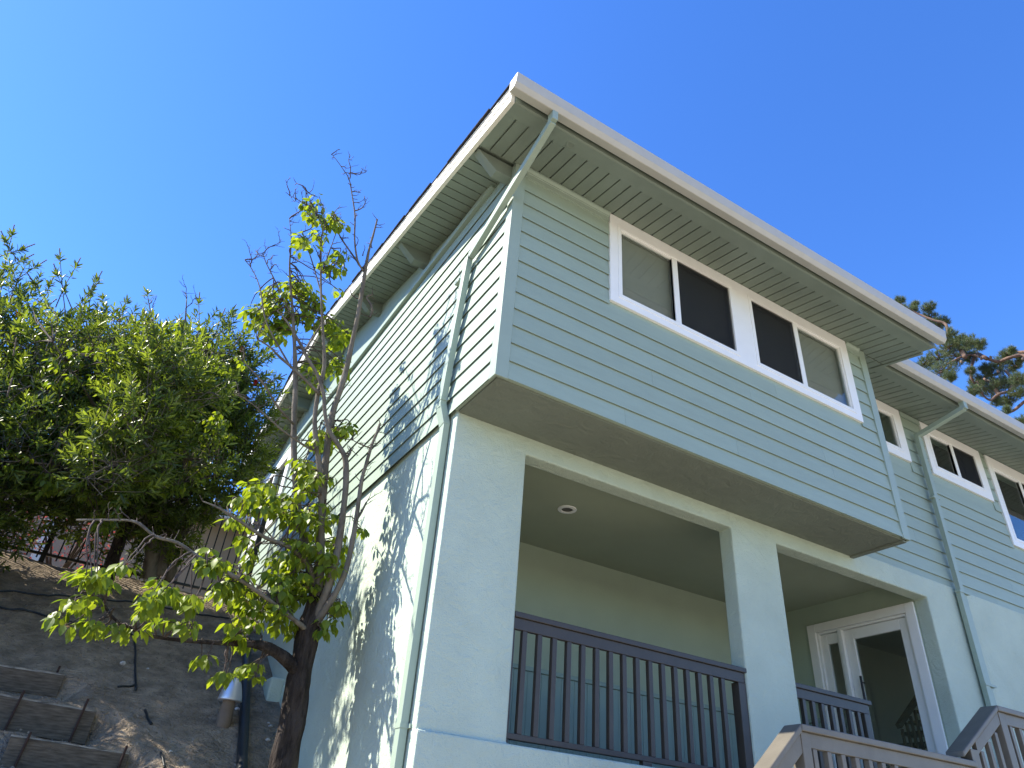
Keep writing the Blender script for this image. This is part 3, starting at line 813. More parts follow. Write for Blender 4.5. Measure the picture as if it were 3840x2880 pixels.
# stair inside the hall
st = empty('interior_staircase', (9.4, 5.6, 2.2))
tag(st, 'dark wooden staircase with balusters seen through the front door glass', 'staircase')
for i in range(9):
    x = 9.35 + i * 0.24; z = 2.40 + i * 0.185
    o = MB().box((x, 6.0, z), (x + 0.28, 6.95, z + 0.04)).build('tread', M['wood'], origin=(9.4, 5.6, 2.2)); o.parent = st; o.location = (0, 0, 0)
    for q in (0.05, 0.17):
        o = MB().box((x + q, 6.02, z + 0.04), (x + q + 0.03, 6.05, z + 0.9 + q * 0.77)).build('baluster', M['wood'], origin=(9.4, 5.6, 2.2)); o.parent = st; o.location = (0, 0, 0)
o = MB().bar((9.35, 6.035, 3.36), (11.5, 6.035, 5.02), 0.06, 0.06).build('handrail', M['wood'], origin=(9.4, 5.6, 2.2)); o.parent = st; o.location = (0, 0, 0)
o = MB().bar((9.35, 5.985, 2.42), (11.5, 5.985, 4.07), 0.03, 0.26).build('stringer', M['wood'], origin=(9.4, 5.6, 2.2)); o.parent = st; o.location = (0, 0, 0)

# ------------------------------------------------------------------ railings
def rail_thing(name, label, org, group=None):
    e = empty(name, org); tag(e, label, 'railing', group); return e
def rpart(root, mb, name, **k):
    org = tuple(root.location)
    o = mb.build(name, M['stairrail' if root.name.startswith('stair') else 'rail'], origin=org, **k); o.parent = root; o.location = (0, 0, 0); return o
r1 = rail_thing('porch_railing', 'long dark brown baluster railing filling the left porch opening', (2.77, 4.70, 2.25))
rpart(r1, MB().box((2.757, 4.672, 3.115), (5.185, 4.772, 3.157)), 'cap_rail', bevel=0.005)
rpart(r1, MB().box((2.757, 4.690, 3.030), (5.163, 4.728, 3.114)), 'top_rail', bevel=0.003)
rpart(r1, MB().box((2.757, 4.690, 2.287), (5.075, 4.748, 2.325)), 'bottom_rail', bevel=0.003)
for i in range(16):
    x = 2.845 + i * 0.1352
    if x > 5.05: break
    rpart(r1, MB().box((x, 4.692, 2.326), (x + 0.042, 4.732, 3.029)), 'baluster', bevel=0.003)
rpart(r1, MB().box((5.075, 4.688, 2.252), (5.163, 4.775, 3.029)), 'post', bevel=0.004)
rpart(r1, MB().box((2.757, 4.70, 2.252), (2.782, 4.745, 3.029)), 'post', bevel=0.003)
rpart(r1, MB().box((3.975, 4.692, 2.252), (4.065, 4.74, 2.286)), 'foot_block', bevel=0.003)
r2 = rail_thing('porch_railing', 'short dark brown railing beside the front door behind the stucco pier', (5.81, 4.70, 2.25))
rpart(r2, MB().box((5.807, 4.685, 3.105), (6.90, 4.785, 3.147)), 'cap_rail', bevel=0.005)
rpart(r2, MB().box((5.807, 4.702, 3.020), (6.86, 4.740, 3.104)), 'top_rail', bevel=0.003)
rpart(r2, MB().box((5.807, 4.702, 2.287), (6.78, 4.748, 2.325)), 'bottom_rail', bevel=0.003)
for i in range(7):
    x = 5.965 + i * 0.129 - 0.06
    if x > 6.74: break
    rpart(r2, MB().box((x, 4.704, 2.326), (x + 0.042, 4.744, 3.019)), 'baluster', bevel=0.003)
rpart(r2, MB().box((6.775, 4.700, 2.20), (6.862, 4.787, 3.019)), 'post', bevel=0.004)
# stair rails in front, running along the house
YA, YB = 3.30, 3.44
r3 = rail_thing('stair_railing', 'brown stair handrail with a sunlit sloping cap leading to a level landing rail', (4.12, 3.37, 1.5))
sl1 = 0.86
rpart(r3, MB().hexa([(2.6, YA, 2.44 - 0.045 - 1.5 * sl1), (4.10, YA, 2.44 - 0.045), (4.10, YB, 2.44 - 0.045), (2.6, YB, 2.44 - 0.045 - 1.5 * sl1)],
                    [(2.6, YA, 2.445 - 1.5 * sl1), (4.10, YA, 2.445), (4.10, YB, 2.445), (2.6, YB, 2.445 - 1.5 * sl1)]), 'cap_rail', bevel=0.008)
rpart(r3, MB().box((4.1005, YA, 2.402), (5.985, YB, 2.444)), 'cap_rail', bevel=0.006)
rpart(r3, MB().box((4.19, 3.325, 2.315), (5.97, 3.363, 2.401)), 'top_rail', bevel=0.003)
rpart(r3, MB().hexa([(2.62, 3.325, 2.29 - 1.46 * sl1), (4.12, 3.325, 2.29 - 0.0), (4.12, 3.363, 2.29), (2.62, 3.363, 2.29 - 1.46 * sl1)],
                    [(2.62, 3.325, 2.40 - 1.48 * sl1), (4.12, 3.325, 2.398), (4.12, 3.363, 2.398), (2.62, 3.363, 2.40 - 1.48 * sl1)]), 'top_rail', bevel=0.003)
rpart(r3, MB().box((4.105, 3.32, 1.3), (4.188, 3.41, 2.401)), 'post', bevel=0.004)
rpart(r3, MB().box((5.975, 3.32, 1.3), (6.075, 3.41, 2.53)), 'post', bevel=0.004)
rpart(r3, MB().box((4.19, 3.325, 1.56), (5.97, 3.363, 1.60)), 'bottom_rail', bevel=0.003)
for i in range(13):
    x = 4.208 + i * 0.1355
    rpart(r3, MB().box((x, 3.327, 1.601), (x + 0.04, 3.367, 2.314)), 'baluster', bevel=0.003)
for i in range(10):
    x = 3.99 - i * 0.135
    zt = 2.29 - (4.12 - x) * sl1
    rpart(r3, MB().box((x, 3.330, zt - 0.62), (x + 0.04, 3.366, zt)), 'baluster', bevel=0.003)
r4 = rail_thing('stair_railing', 'brown handrail of the upper steps ending at the shared post', (6.55, 3.37, 2.0))
s2 = (2.904 - 2.507) / (6.487 - 5.858)
rpart(r4, MB().hexa([(5.84, YA, 2.455), (6.485, YA, 2.455 + 0.645 * s2), (6.485, YB, 2.455 + 0.645 * s2), (5.84, YB, 2.455)],
                    [(5.84, YA, 2.497), (6.485, YA, 2.497 + 0.645 * s2), (6.485, YB, 2.497 + 0.645 * s2), (5.84, YB, 2.497)]), 'cap_rail', bevel=0.008)
rpart(r4, MB().box((6.4855, YA, 2.862), (9.4, YB, 2.904)), 'cap_rail', bevel=0.006)
rpart(r4, MB().box((6.60, 3.325, 2.775), (9.35, 3.363, 2.861)), 'top_rail', bevel=0.003)
rpart(r4, MB().hexa([(6.077, 3.325, 2.50), (6.52, 3.325, 2.50 + 0.443 * s2), (6.52, 3.363, 2.50 + 0.443 * s2), (6.077, 3.363, 2.50)],
                    [(6.077, 3.325, 2.588), (6.52, 3.325, 2.588 + 0.443 * s2), (6.52, 3.363, 2.588 + 0.443 * s2), (6.077, 3.363, 2.588)]), 'top_rail', bevel=0.003)
rpart(r4, MB().box((6.505, 3.32, 1.8), (6.595, 3.41, 2.861)), 'post', bevel=0.004)
rpart(r4, MB().box((6.60, 3.325, 2.06), (9.35, 3.363, 2.10)), 'bottom_rail', bevel=0.003)
for i in range(18):
    x = 6.635 + i * 0.1355
    rpart(r4, MB().box((x, 3.327, 2.101), (x + 0.04, 3.367, 2.774)), 'baluster', bevel=0.003)
for x in (6.13, 6.26, 6.39):
    zt = 2.50 + (x - 6.077) * s2
    rpart(r4, MB().box((x, 3.330, zt - 0.66), (x + 0.04, 3.366, zt)), 'baluster', bevel=0.003)
es = empty('entry_steps', (4.1, 3.45, 0.0))
tag(es, 'wooden entry steps and landings below the brown stair handrails', 'steps')
def ep(a, b_, name):
    o = MB().box(a, b_).build(name, M['stairrail'], origin=(4.1, 3.45, 0.0), bevel=0.004); o.parent = es; o.location = (0, 0, 0)
for k in range(8):
    ep((2.72 + k * 0.175, 3.42, 0.10 + k * 0.17), (2.92 + k * 0.175, 4.60, 0.14 + k * 0.17), 'tread')
ep((4.1, 3.412, 1.44), (6.0, 4.635, 1.50), 'landing')
for k in range(3): ep((6.0 + k * 0.18, 3.42, 1.60 + k * 0.15), (6.2 + k * 0.18, 4.60, 1.64 + k * 0.15), 'tread')
ep((6.55, 3.412, 1.99), (9.4, 4.635, 2.05), 'landing')
for (px_, py_) in ((4.2, 3.45), (4.2, 4.55), (5.9, 3.45), (5.9, 4.55), (9.3, 3.45), (9.3, 4.55)):
    ep((px_ - 0.05, py_ - 0.05, 0.0), (px_ + 0.05, py_ + 0.05, 1.44 if px_ < 6 else 1.99), 'support_post')

# ------------------------------------------------------------------ things on the hillside
def ground_z(x, y):
    z = terrain(x, y)
    if -6 <= x <= 2.9 and 3.6 <= y <= 11.3:
        z += 0.05 * mnoise.noise((x * 1.1, y * 1.1, 0.0)) + 0.022 * mnoise.noise((x * 4.3, y * 4.3, 3.0)) + 0.010 * mnoise.noise((x * 13, y * 13, 7.0))
    return z

# timber steps held by rebar stakes
def timber(label, x0, x1, y, zt, h, depth, skew=0.0, tilt=0.0):
    e = empty('timber_step', ((x0 + x1) / 2, y, zt - h)); tag(e, label, 'timber step', 'timbers set into the dirt slope')
    L = x1 - x0; mb = MB(); nseg = 14
    prev = None
    secs = []
    for i in range(nseg + 1):
        t = i / nseg; x = x0 + L * t
        j = lambda k: 0.008 * mnoise.noise((x * 3.0, zt * 5, k))
        yy = y + skew * t; zz = zt + tilt * t
        secs.append([(x, yy + j(1), zz - h), (x, yy + j(2), zz + j(3) * 0.8), (x, yy + depth, zz + j(4) * 0.8), (x, yy + depth, zz - h)])
    n0 = 0
    for s_ in secs: mb.v += s_
    for i in range(nseg):
        for k in range(4):
            k2 = (k + 1) % 4
            mb.f.append((i * 4 + k, i * 4 + k2, (i + 1) * 4 + k2, (i + 1) * 4 + k))
    mb.f.append((0, 1, 2, 3)); mb.f.append(tuple(nseg * 4 + k for k in (3, 2, 1, 0)))
    o = mb.build('plank', M['tie'], origin=tuple(e.location), bevel=0.006); o.parent = e; o.location = (0, 0, 0)
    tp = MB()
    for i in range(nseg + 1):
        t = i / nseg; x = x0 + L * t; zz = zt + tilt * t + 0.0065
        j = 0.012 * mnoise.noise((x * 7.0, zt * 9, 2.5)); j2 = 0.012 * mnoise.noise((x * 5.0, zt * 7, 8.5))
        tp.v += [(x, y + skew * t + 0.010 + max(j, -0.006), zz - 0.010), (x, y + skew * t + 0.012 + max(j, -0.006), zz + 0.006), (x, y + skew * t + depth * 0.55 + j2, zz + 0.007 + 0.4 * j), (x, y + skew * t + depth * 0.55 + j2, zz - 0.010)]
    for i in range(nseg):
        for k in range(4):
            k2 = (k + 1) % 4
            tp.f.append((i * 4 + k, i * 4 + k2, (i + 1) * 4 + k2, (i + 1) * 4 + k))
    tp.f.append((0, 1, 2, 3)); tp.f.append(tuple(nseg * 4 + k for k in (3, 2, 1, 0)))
    o = tp.build('weathered_lit_edge', M['tietop'], origin=tuple(e.location)); o.parent = e; o.location = (0, 0, 0)
    return e
def stake(e, x, y, z0, z1, lean=0.03):
    o = MB().tube([(x, y, z0), (x + lean, y - 0.005, z1)], 0.010, 8).build('rebar_stake', M['rust'], origin=tuple(e.location)); o.parent = e; o.location = (0, 0, 0)
p = at(40, 2760, 7.08); q = at(485, 2830, 7.08)
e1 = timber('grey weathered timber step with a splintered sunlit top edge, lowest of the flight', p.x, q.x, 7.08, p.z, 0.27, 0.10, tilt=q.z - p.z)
stake(e1, p.x + 0.09, 7.062, p.z - 0.45, p.z + 0.04); stake(e1, q.x - 0.07, 7.062, p.z - 0.45, p.z + 0.03)
p = at(-90, 2590, 7.62); q = at(362, 2672, 7.62)
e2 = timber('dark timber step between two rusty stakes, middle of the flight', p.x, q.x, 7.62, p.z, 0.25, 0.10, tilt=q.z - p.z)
stake(e2, p.x + 0.30, 7.60, p.z - 0.4, p.z + 0.05); stake(e2, q.x - 0.13, 7.60, p.z - 0.4, p.z + 0.06)
p = at(-130, 2478, 8.10); q = at(245, 2532, 8.10)
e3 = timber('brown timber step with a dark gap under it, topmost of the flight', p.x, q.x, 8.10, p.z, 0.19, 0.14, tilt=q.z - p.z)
stake(e3, q.x - 0.09, 8.17, p.z - 0.3, p.z + 0.09, 0.02)

# drip hoses lying on the slope
def hose(label, pts, r=0.011, name='drip_hose'):
    P = [on_hill(*p_) for p_ in pts]
    Q = []
    for i in range(len(P) - 1):
        for k in range(6):
            v = P[i].lerp(P[i + 1], k / 6)
            Q.append(v)
    Q.append(P[-1])
    Q = [Vector((v.x, v.y, ground_z(v.x, v.y) + r * 0.8)) for v in Q]
    o = MB().tube(Q, r, 7).build(name, M['pipe'], smooth=True)
    tag(o, label, 'hose', 'irrigation hoses on the slope')
    return o
hose('thin black hose along the upper dirt slope below the fence', [(-40, 2215), (60, 2222), (180, 2238), (330, 2245), (470, 2258), (640, 2290), (760, 2310), (860, 2320)])
hose('black hose sagging across the dirt slope above the timber steps', [(-40, 2270), (50, 2288), (130, 2302), (230, 2335), (340, 2345), (460, 2362), (500, 2385), (510, 2440), (505, 2520), (508, 2590)], 0.012)
hose('short bit of black hose surfacing from the bare dirt', [(545, 2660), (556, 2690), (566, 2720)], 0.013)
hose('thin black tube lying beside the lowest timber step', [(598, 2840), (610, 2900)], 0.010)
hose('short black drip tube stub on the dirt slope', [(440, 2577), (500, 2577)], 0.010)

# fat drain pipe and white pipe beside the wall
def ground_pipe(name, pts, r, mat, label, cat, lift):
    P = [Vector((x, y, ground_z(x, y) + lift)) for x, y in pts]
    o = MB().tube(P, r, 16).build(name, mat, smooth=True); tag(o, label, cat); return o
ground_pipe('drain_pipe', [(1.50, 6.3), (1.575, 7.1), (1.66, 7.9), (1.745, 8.7), (1.80, 9.3)], 0.048, M['pipe'], 'black plastic drain pipe running down the dirt beside the tree trunk', 'pipe', 0.05)
o = MB().tube([(1.985, 6.3, 1.70), (1.985, 7.2, 2.13), (1.99, 7.63, 2.32)], 0.038, 16).build('white_pipe', M['pvc'], smooth=True); tag(o, 'white plastic pipe lying against the foot of the side wall', 'pipe')
o = HB().lathe((2.071, 7.59, 3.12), [(0.030, 0.0), (0.030, -0.05), (0.036, -0.052), (0.036, -0.085), (0.030, -0.087), (0.0, -0.088)], 18, axis=0).build('vent_stub', M['pvc'])

# path light
b_ = on_hill(835, 2722)
bz = ground_z(b_.x, b_.y)
pl = empty('path_light', (b_.x, b_.y, bz)); tag(pl, 'garden path light with a silver bell cap on a tan post', 'path light')
o = MB().lathe((0, 0, 0), [(0.062, -0.12), (0.068, 0.0), (0.066, 0.09), (0.060, 0.13), (0.063, 0.135), (0.063, 0.16), (0.058, 0.20), (0.055, 0.26)], 24).build('post', M['lamp_body'], smooth=True); o.parent = pl
o = MB().lathe((0, 0, 0), [(0.112, 0.205), (0.113, 0.213), (0.104, 0.255), (0.088, 0.315), (0.070, 0.365), (0.048, 0.398), (0.022, 0.412), (0.0, 0.414)], 32).build('bell_cap', M['cap'], smooth=True); o.parent = pl

# leaf litter and stones on the soil
def scatter_litter():
    V = []; Fc = []; tn = []
    n = 5000
    for i in range(n):
        x = random.uniform(-2.0, 1.95); y = random.uniform(6.2, 10.8)
        z = ground_z(x, y) + 0.006
        L = random.uniform(0.004, 0.016) * (2.2 if random.random() < 0.08 else 1); wd = L * random.uniform(0.15, 0.5); a = random.uniform(0, math.tau)
        dx, dy = math.cos(a) * L, math.sin(a) * L; ex, ey = -math.sin(a) * wd, math.cos(a) * wd
        k = len(V)
        for (u, v_, h) in ((-1, 0, 0), (0, -1, 0.006), (1, 0, 0.004), (0, 1, random.uniform(-0.002, 0.010))):
            xx, yy = x + u * dx + v_ * ex, y + u * dy + v_ * ey
            V.append((xx, yy, z + 0.6 * (yy - y) + h))
        Fc += [k, k + 1, k + 2, k + 3]
    o = np_mesh('leaf_litter', V, Fc, 4, M['litter'])
    tag(o, 'dry leaf litter and bark chips scattered over the dirt slope', 'litter', kind='stuff')
scatter_litter()
STONES = ['small pale stone lying just below the stucco footing block', 'larger pale stone under the footing block beside the trunk', 'pale stone beside the upright black hose on the slope', 'small pale stone between the black hose and the pear branch',
          'pale stone on the dirt between the two lower timber steps', 'small pale stone beside the tan post of the path light', 'pale stone in the dappled dirt past the lowest timber step', 'pale stone between the drain pipe and the trunk foot']
for i, (px_, py_) in enumerate(((1005, 2718), (1012, 2735), (460, 2491), (555, 2505), (312, 2745), (890, 2660), (640, 2820), (1000, 2790))):
    c = on_hill(px_, py_); r = 0.016 + 0.008 * (i % 3)
    mb = MB(); mb.lathe((c.x, c.y, ground_z(c.x, c.y)), [(r * 0.5, -r * 0.4), (r, 0), (r * 0.9, r * 0.4), (r * 0.3, r * 0.8)], 7)
    mb.v = [(v[0] + 0.3 * r * mnoise.noise((v[0] * 40, v[1] * 40, i)), v[1] + 0.3 * r * mnoise.noise((v[0] * 40, v[1] * 40, i + 5)), v[2]) for v in mb.v]
    o = mb.build('stone', M['stone']); tag(o, STONES[i], 'stone', 'pale stones on the slope')

# black iron fence at the top of the slope
fe = empty('iron_fence', (1.87, 11.0, 4.38)); tag(fe, 'black iron picket fence at the top of the dirt slope', 'fence')
def fp(mb, name):
    o = mb.build(name, M['blackmetal'], origin=(1.87, 11.0, 4.38)); o.parent = fe; o.location = (0, 0, 0)
fp(MB().box((1.835, 10.96, 4.2), (1.905, 11.03, 6.15)), 'post')
fp(MB().box((-0.75, 10.97, 4.2), (-0.69, 11.03, 6.1)), 'post')
fp(MB().box((-3.2, 10.97, 4.2), (-3.14, 11.03, 6.1)), 'post')
fp(MB().box((-5.5, 10.982, 4.46), (1.834, 11.018, 4.495)), 'bottom_bar')
fp(MB().box((-5.5, 10.982, 5.88), (1.834, 11.018, 5.92)), 'top_bar')
x = 1.74
while x > -5.4:
    if not (-0.77 < x < -0.67 or -3.22 < x < -3.12): fp(MB().box((x - 0.009, 10.991, 4.42), (x + 0.009, 11.009, 6.02)), 'picket')
    x -= 0.115

# neighbour's house beyond the fence
nh = empty('neighbour_house', (-2.0, 14.8, 4.4)); tag(nh, 'beige stucco house behind the iron fence', 'house')
def npart(mb, name, mat, **k):
    o = mb.build(name, mat, origin=(-2.0, 14.8, 4.4), **k); o.parent = nh; o.location = (0, 0, 0); return o
npart(MB().box((-9, 14.8, 4.2), (4.0, 15.0, 6.75)), 'wall', M['beige'])
npart(MB().prism([(14.35, 6.72), (14.35, 6.86), (18, 7.9), (18, 7.7), (15.0, 6.751), (14.8, 6.751)], 0, -9.4, 4.4), 'roof', M['nroof'])
npart(MB().box((-9.4, 14.26, 6.74), (4.4, 14.345, 6.86)), 'gutter', M['white'])
npart(MB().box((-1.15, 14.76, 4.4), (-0.98, 14.799, 6.7)), 'corner_trim', M['white'])
npart(MB().box((-4.2, 14.76, 5.0), (-2.9, 14.799, 6.3)), 'window', M['white'])

# ------------------------------------------------------------------ trees
def leaf_shape(L=1.0, W=0.6, fold=0.22, curl=0.12):
    """ovate leaf along +x, unit length; returns verts and triangle list"""
    st = [(0.0, 0.0), (0.16, 0.62), (0.42, 1.0), (0.70, 0.66), (0.88, 0.28), (1.0, 0.0)]
    V = []; 
    for (t, w) in st:
        zc = -curl * (t * t) * L
        V.append((t * L, 0.0, zc))
        if 0 < t < 1:
            V.append((t * L, 0.5 * W * w, zc + fold * 0.5 * W * w))
            V.append((t * L, -0.5 * W * w, zc + fold * 0.5 * W * w))
    # indices: 0; (1,2,3) (4,5,6) (7,8,9) (10,11,12); 13
    Tr = [(0, 1, 2), (0, 3, 1)]
    for a in (1, 4, 7):
        b2 = a + 3
        Tr += [(a, b2, b2 + 1), (a, b2 + 1, a + 1), (a, a + 2, b2 + 2), (a, b2 + 2, b2)]
    Tr += [(10, 13, 11), (10, 12, 13)]
    return np.array(V), np.array(Tr)
def frames(dirs, ups):
    d_ = dirs / np.linalg.norm(dirs, axis=1, keepdims=True)
    s_ = np.cross(ups, d_); nrm = np.linalg.norm(s_, axis=1, keepdims=True); nrm[nrm < 1e-6] = 1; s_ = s_ / nrm
    u_ = np.cross(d_, s_)
    return np.stack([d_, s_, u_], axis=2)      # columns
def leaves_mesh(name, pos, dirs, ups, size, tint, shape, mat, parent, org):
    V0, T0 = shape
    A = frames(dirs, ups)
    V = np.einsum('nij,vj->nvi', A, V0) * size[:, None, None] + pos[:, None, :] - np.array(org)[None, None, :]
    n_, k_ = V.shape[0], V.shape[1]
    Fc = (T0[None] + (np.arange(n_) * k_)[:, None, None]).reshape(-1)
    return np_mesh(name, V.reshape(-1, 3), Fc, 3, mat, parent, np.repeat(tint, k_), smooth=False)

def smooth_path(P, per=5):
    """Catmull-Rom through points [(Vector, r)]"""
    out = []
    n_ = len(P)
    for i in range(n_ - 1):
        p0 = P[max(i - 1, 0)]; p1 = P[i]; p2 = P[i + 1]; p3 = P[min(i + 2, n_ - 1)]
        for k in range(per):
            t = k / per
            c = [0.5 * ((2 * p1[0]) + (p2[0] - p0[0]) * t + (2 * p0[0] - 5 * p1[0] + 4 * p2[0] - p3[0]) * t * t + (-p0[0] + 3 * p1[0] - 3 * p2[0] + p3[0]) * t ** 3)]
            out.append((c[0], p1[1] + (p2[1] - p1[1]) * t))
    out.append(P[-1])
    return out
def rough_tube(mb, path, sides=10, amp=0.12, ridge=0.0):
    n0 = len(mb.v)
    mb.tube([p_ for p_, r in path], [r for p_, r in path], sides)
    for i, (p_, r) in enumerate(path):
        for j in range(sides):
            k = n0 + i * sides + j
            v = Vector(mb.v[k]); w_ = v - p_
            f = 1.0 + amp * mnoise.noise((v.x * 9, v.y * 9, v.z * 5)) * 2
            if ridge:
                an = 2 * math.pi * j / sides
                f += ridge * (0.5 - abs(mnoise.noise((math.cos(an) * 4.2, math.sin(an) * 4.2, v.z * 3.0))) * 2.4)
            mb.v[k] = tuple(p_ + w_ * f)

def zigzag(mb, start, dirv, length, r, depth=0, sides=4):
    """crooked bare twig with side spurs"""
    n_ = max(3, int(length / 0.028))
    pts = [Vector(start)]; d_ = Vector(dirv).normalized(); p_ = Vector(start)
    for i in range(n_):
        d_ = (d_ + Vector((random.uniform(-.45, .45), random.uniform(-.45, .45), random.uniform(-.25, .45)))).normalized()
        p_ = p_ + d_ * (length / n_)
        pts.append(p_.copy())
        if depth < 2 and random.random() < 0.55:
            sd = (d_ + Vector((random.uniform(-1, 1), random.uniform(-1, 1), random.uniform(-.3, .9)))).normalized()
            zigzag(mb, p_, sd, length * random.uniform(0.22, 0.45), r * 0.6, depth + 1, 3)
    k = len(pts)
    mb.tube(pts, [r * (1 - 0.6 * i / (k - 1)) for i in range(k)], sides)
    return pts

def make_pear(label, stems, clusters, bare, seedn, leaf_len, n_single, org, dshift=0.0, trunkmat_first=1):
    random.seed(seedn); rng = np.random.default_rng(seedn)
    root = empty('pear_tree', org); tag(root, label, 'tree')
    trunk = MB(); limbs = MB(); twigs = MB()
    samples = []
    for si, st_ in enumerate(stems):
        P = [(at(px_, py_, Y), r) for (px_, py_, Y, r) in st_]
        if si == 0:
            b0 = P[0][0]; P = [(Vector((b0.x + 0.01, b0.y, ground_z(b0.x, b0.y) - 0.15)), P[0][1] * 1.35), (Vector((b0.x, b0.y, ground_z(b0.x, b0.y) + 0.10)), P[0][1] * 1.08)] + P
        if si >= trunkmat_first: P = [(p_, r * 0.78) for p_, r in P]
        path = smooth_path(P, 22 if si == 0 else 5)
        rough_tube(trunk if si < trunkmat_first else limbs, path, 40 if si < trunkmat_first else 8, 0.10, 0.10 if si < trunkmat_first else 0.0)
        for p_, r in path: samples.append((p_, r, si))
    # spurs on the limbs
    for p_, r, si in samples:
        if si < trunkmat_first or r > 0.03: continue
        for _k in range(2 if r < 0.016 else 1):
            if random.random() < 0.32:
                a = random.uniform(0, math.tau)
                zigzag(twigs, p_, (math.cos(a), math.sin(a), random.uniform(0.0, 0.9)), random.uniform(0.03, 0.15), 0.0046, 1)
    for (px_, py_, Y, ang, L) in bare:
        p_ = at(px_, py_, Y); zigzag(twigs, p_, (ang[0], ang[1], ang[2]), L, 0.007)
    pos = []; dirs = []; ups = []; size = []; tint = []; cl = []
    stalks = MB()
    SP = np.array([s_[0] for s_ in samples])
    SI = [s_[2] for s_ in samples]
    for ci, (px_, py_, rx, ry, nsp, Y) in enumerate(clusters):
        for k in range(int(nsp * (1.15 if py_ > 1800 else (1.2 if Y < 7 else 0.75)))):
            while True:
                u, v_ = rng.uniform(-1, 1, 2)
                if u * u + v_ * v_ < 1: break
            c = at(px_ + u * rx, py_ + v_ * ry, Y + dshift * ((1 if px_ > 840 else 0) + (1.4 if 1000 < py_ < 1500 else 0)) + rng.uniform(-0.28, 0.28))
            # twig towards the nearest limb
            d2 = np.linalg.norm(SP - np.array(c), axis=1) + np.array([0.25 if s_ < 1 else 0.0 for s_ in SI])
            j = int(np.argmin(d2)); base = samples[j][0]
            if d2[j] < 1.3 and (k < 3 or rng.random() < 0.35):
                mid = base.lerp(c, 0.5) + Vector((rng.uniform(-.06, .06), rng.uniform(-.06, .06), rng.uniform(0.0, 0.10)))
                pth = smooth_path([(base, 0.007), (mid, 0.0055), (c, 0.003)], 5)
                twigs.tube([q_ + Vector((random.uniform(-.006, .006), random.uniform(-.006, .006), random.uniform(-.006, .006))) for q_, r in pth], [r for q_, r in pth], 5)
            if rng.random() < 0.22:
                for q in range(7):
                    a = rng.uniform(0, math.tau); e_ = c + Vector((math.cos(a) * 0.04, math.sin(a) * 0.04, rng.uniform(-0.03, 0.035)))
                    stalks.tube([c, c.lerp(e_, 0.5) + Vector((0, 0, 0.006)), e_], [0.0012, 0.0011, 0.002], 3, cap=False)
            nl = int(rng.integers(5, 11)); a0 = rng.uniform(0, math.tau)
            for q in range(nl):
                a = a0 + q * 2.4 + rng.uniform(-.3, .3)
                droop = rng.uniform(-2.6, -0.25)
                dv = np.array([math.cos(a), math.sin(a), droop])
                hp = np.array([math.cos(a), math.sin(a), 0.2]) * rng.uniform(0.02, 0.055)
                pp_ = np.array(c) + hp
                L = leaf_len * rng.uniform(0.62, 1.15)
                pos.append(pp_); dirs.append(dv); size.append(L)
                ups.append([math.cos(a) * 0.9 + rng.uniform(-.5, .5), math.sin(a) * 0.9 + rng.uniform(-.5, .5), 0.8])
                tint.append(np.clip(rng.normal(0.5, 0.25), 0, 1)); cl.append(ci)
                stalks_p = [c, Vector(pp_)]
                if q % 2 == 0: twigs.tube(stalks_p, 0.0012, 3, cap=False)
    pos = np.array(pos); dirs = np.array(dirs); ups = np.array(ups); size = np.array(size); tint = np.array(tint)
    # the leaves that show largest are objects of their own
    dist = np.linalg.norm(pos - CAM[None], axis=1)
    ang = size / dist
    d_cam = (CAM[None] - pos) / dist[:, None]
    A = frames(dirs, ups); facing = np.abs(np.einsum('ni,ni->n', A[:, :, 2], d_cam))
    pc = (pos - CAM) @ CR.T; u_ = pc[:, 0] / pc[:, 2] * F_PX + CX; v_ = pc[:, 1] / pc[:, 2] * F_PX + CY
    score = ang * (0.35 + facing) * ((u_ > 0) & (u_ < 3840) & (v_ > 0) & (v_ < 2860))
    order = np.argsort(-score)
    single = order[:n_single]; rest = order[n_single:]
    V0, T0 = leaf_shape(1.0, 0.62)
    lr = rng.random(len(pos))
    o = MB_link(trunk, 'trunk', M['trunk'], root, org)
    o = MB_link(limbs, 'limbs', M['bark'], root, org)
    o = MB_link(twigs, 'twigs', M['twig'], root, org); o['kind'] = 'stuff'
    if stalks.v:
        o = MB_link(stalks, 'flower_stalks', M['stalk'], root, org); o['kind'] = 'stuff'
    crown = leaves_mesh('crown', pos[rest], dirs[rest], ups[rest], size[rest], tint[rest], (V0, T0), M['pearleaf'], root, org)
    crown['kind'] = 'stuff'
    protos = []
    for k in range(4):
        V1, T1 = leaf_shape(1.0, 0.56 + 0.05 * k, 0.15 + 0.08 * k, 0.06 + 0.06 * k)
        me = bpy.data.meshes.new('leaf'); me.from_pydata([tuple(v) for v in V1], [], [tuple(t) for t in T1]); me.update()
        at_ = me.attributes.new('tint', 'FLOAT', 'POINT'); at_.data.foreach_set('value', np.full(len(V1), 0.28 + 0.14 * k, np.float32))
        me.materials.append(M['pearleaf']); protos.append(me)
    for i in single:
        o = bpy.data.objects.new('leaf', protos[int(i) % 4]); COL.objects.link(o); o.parent = root
        mm = Matrix.Identity(4)
        for r_ in range(3):
            for c_ in range(3): mm[r_][c_] = A[i][r_][c_] * size[i]
            mm[r_][3] = pos[i][r_] - org[r_]
        o.matrix_local = mm
    return root
def MB_link(mb, name, mat, parent, org):
    me = bpy.data.meshes.new(name)
    me.from_pydata([(v[0] - org[0], v[1] - org[1], v[2] - org[2]) for v in mb.v], [], mb.f); me.update()
    me.polygons.foreach_set('use_smooth', [True] * len(me.polygons))
    return link(name, me, mat, parent)

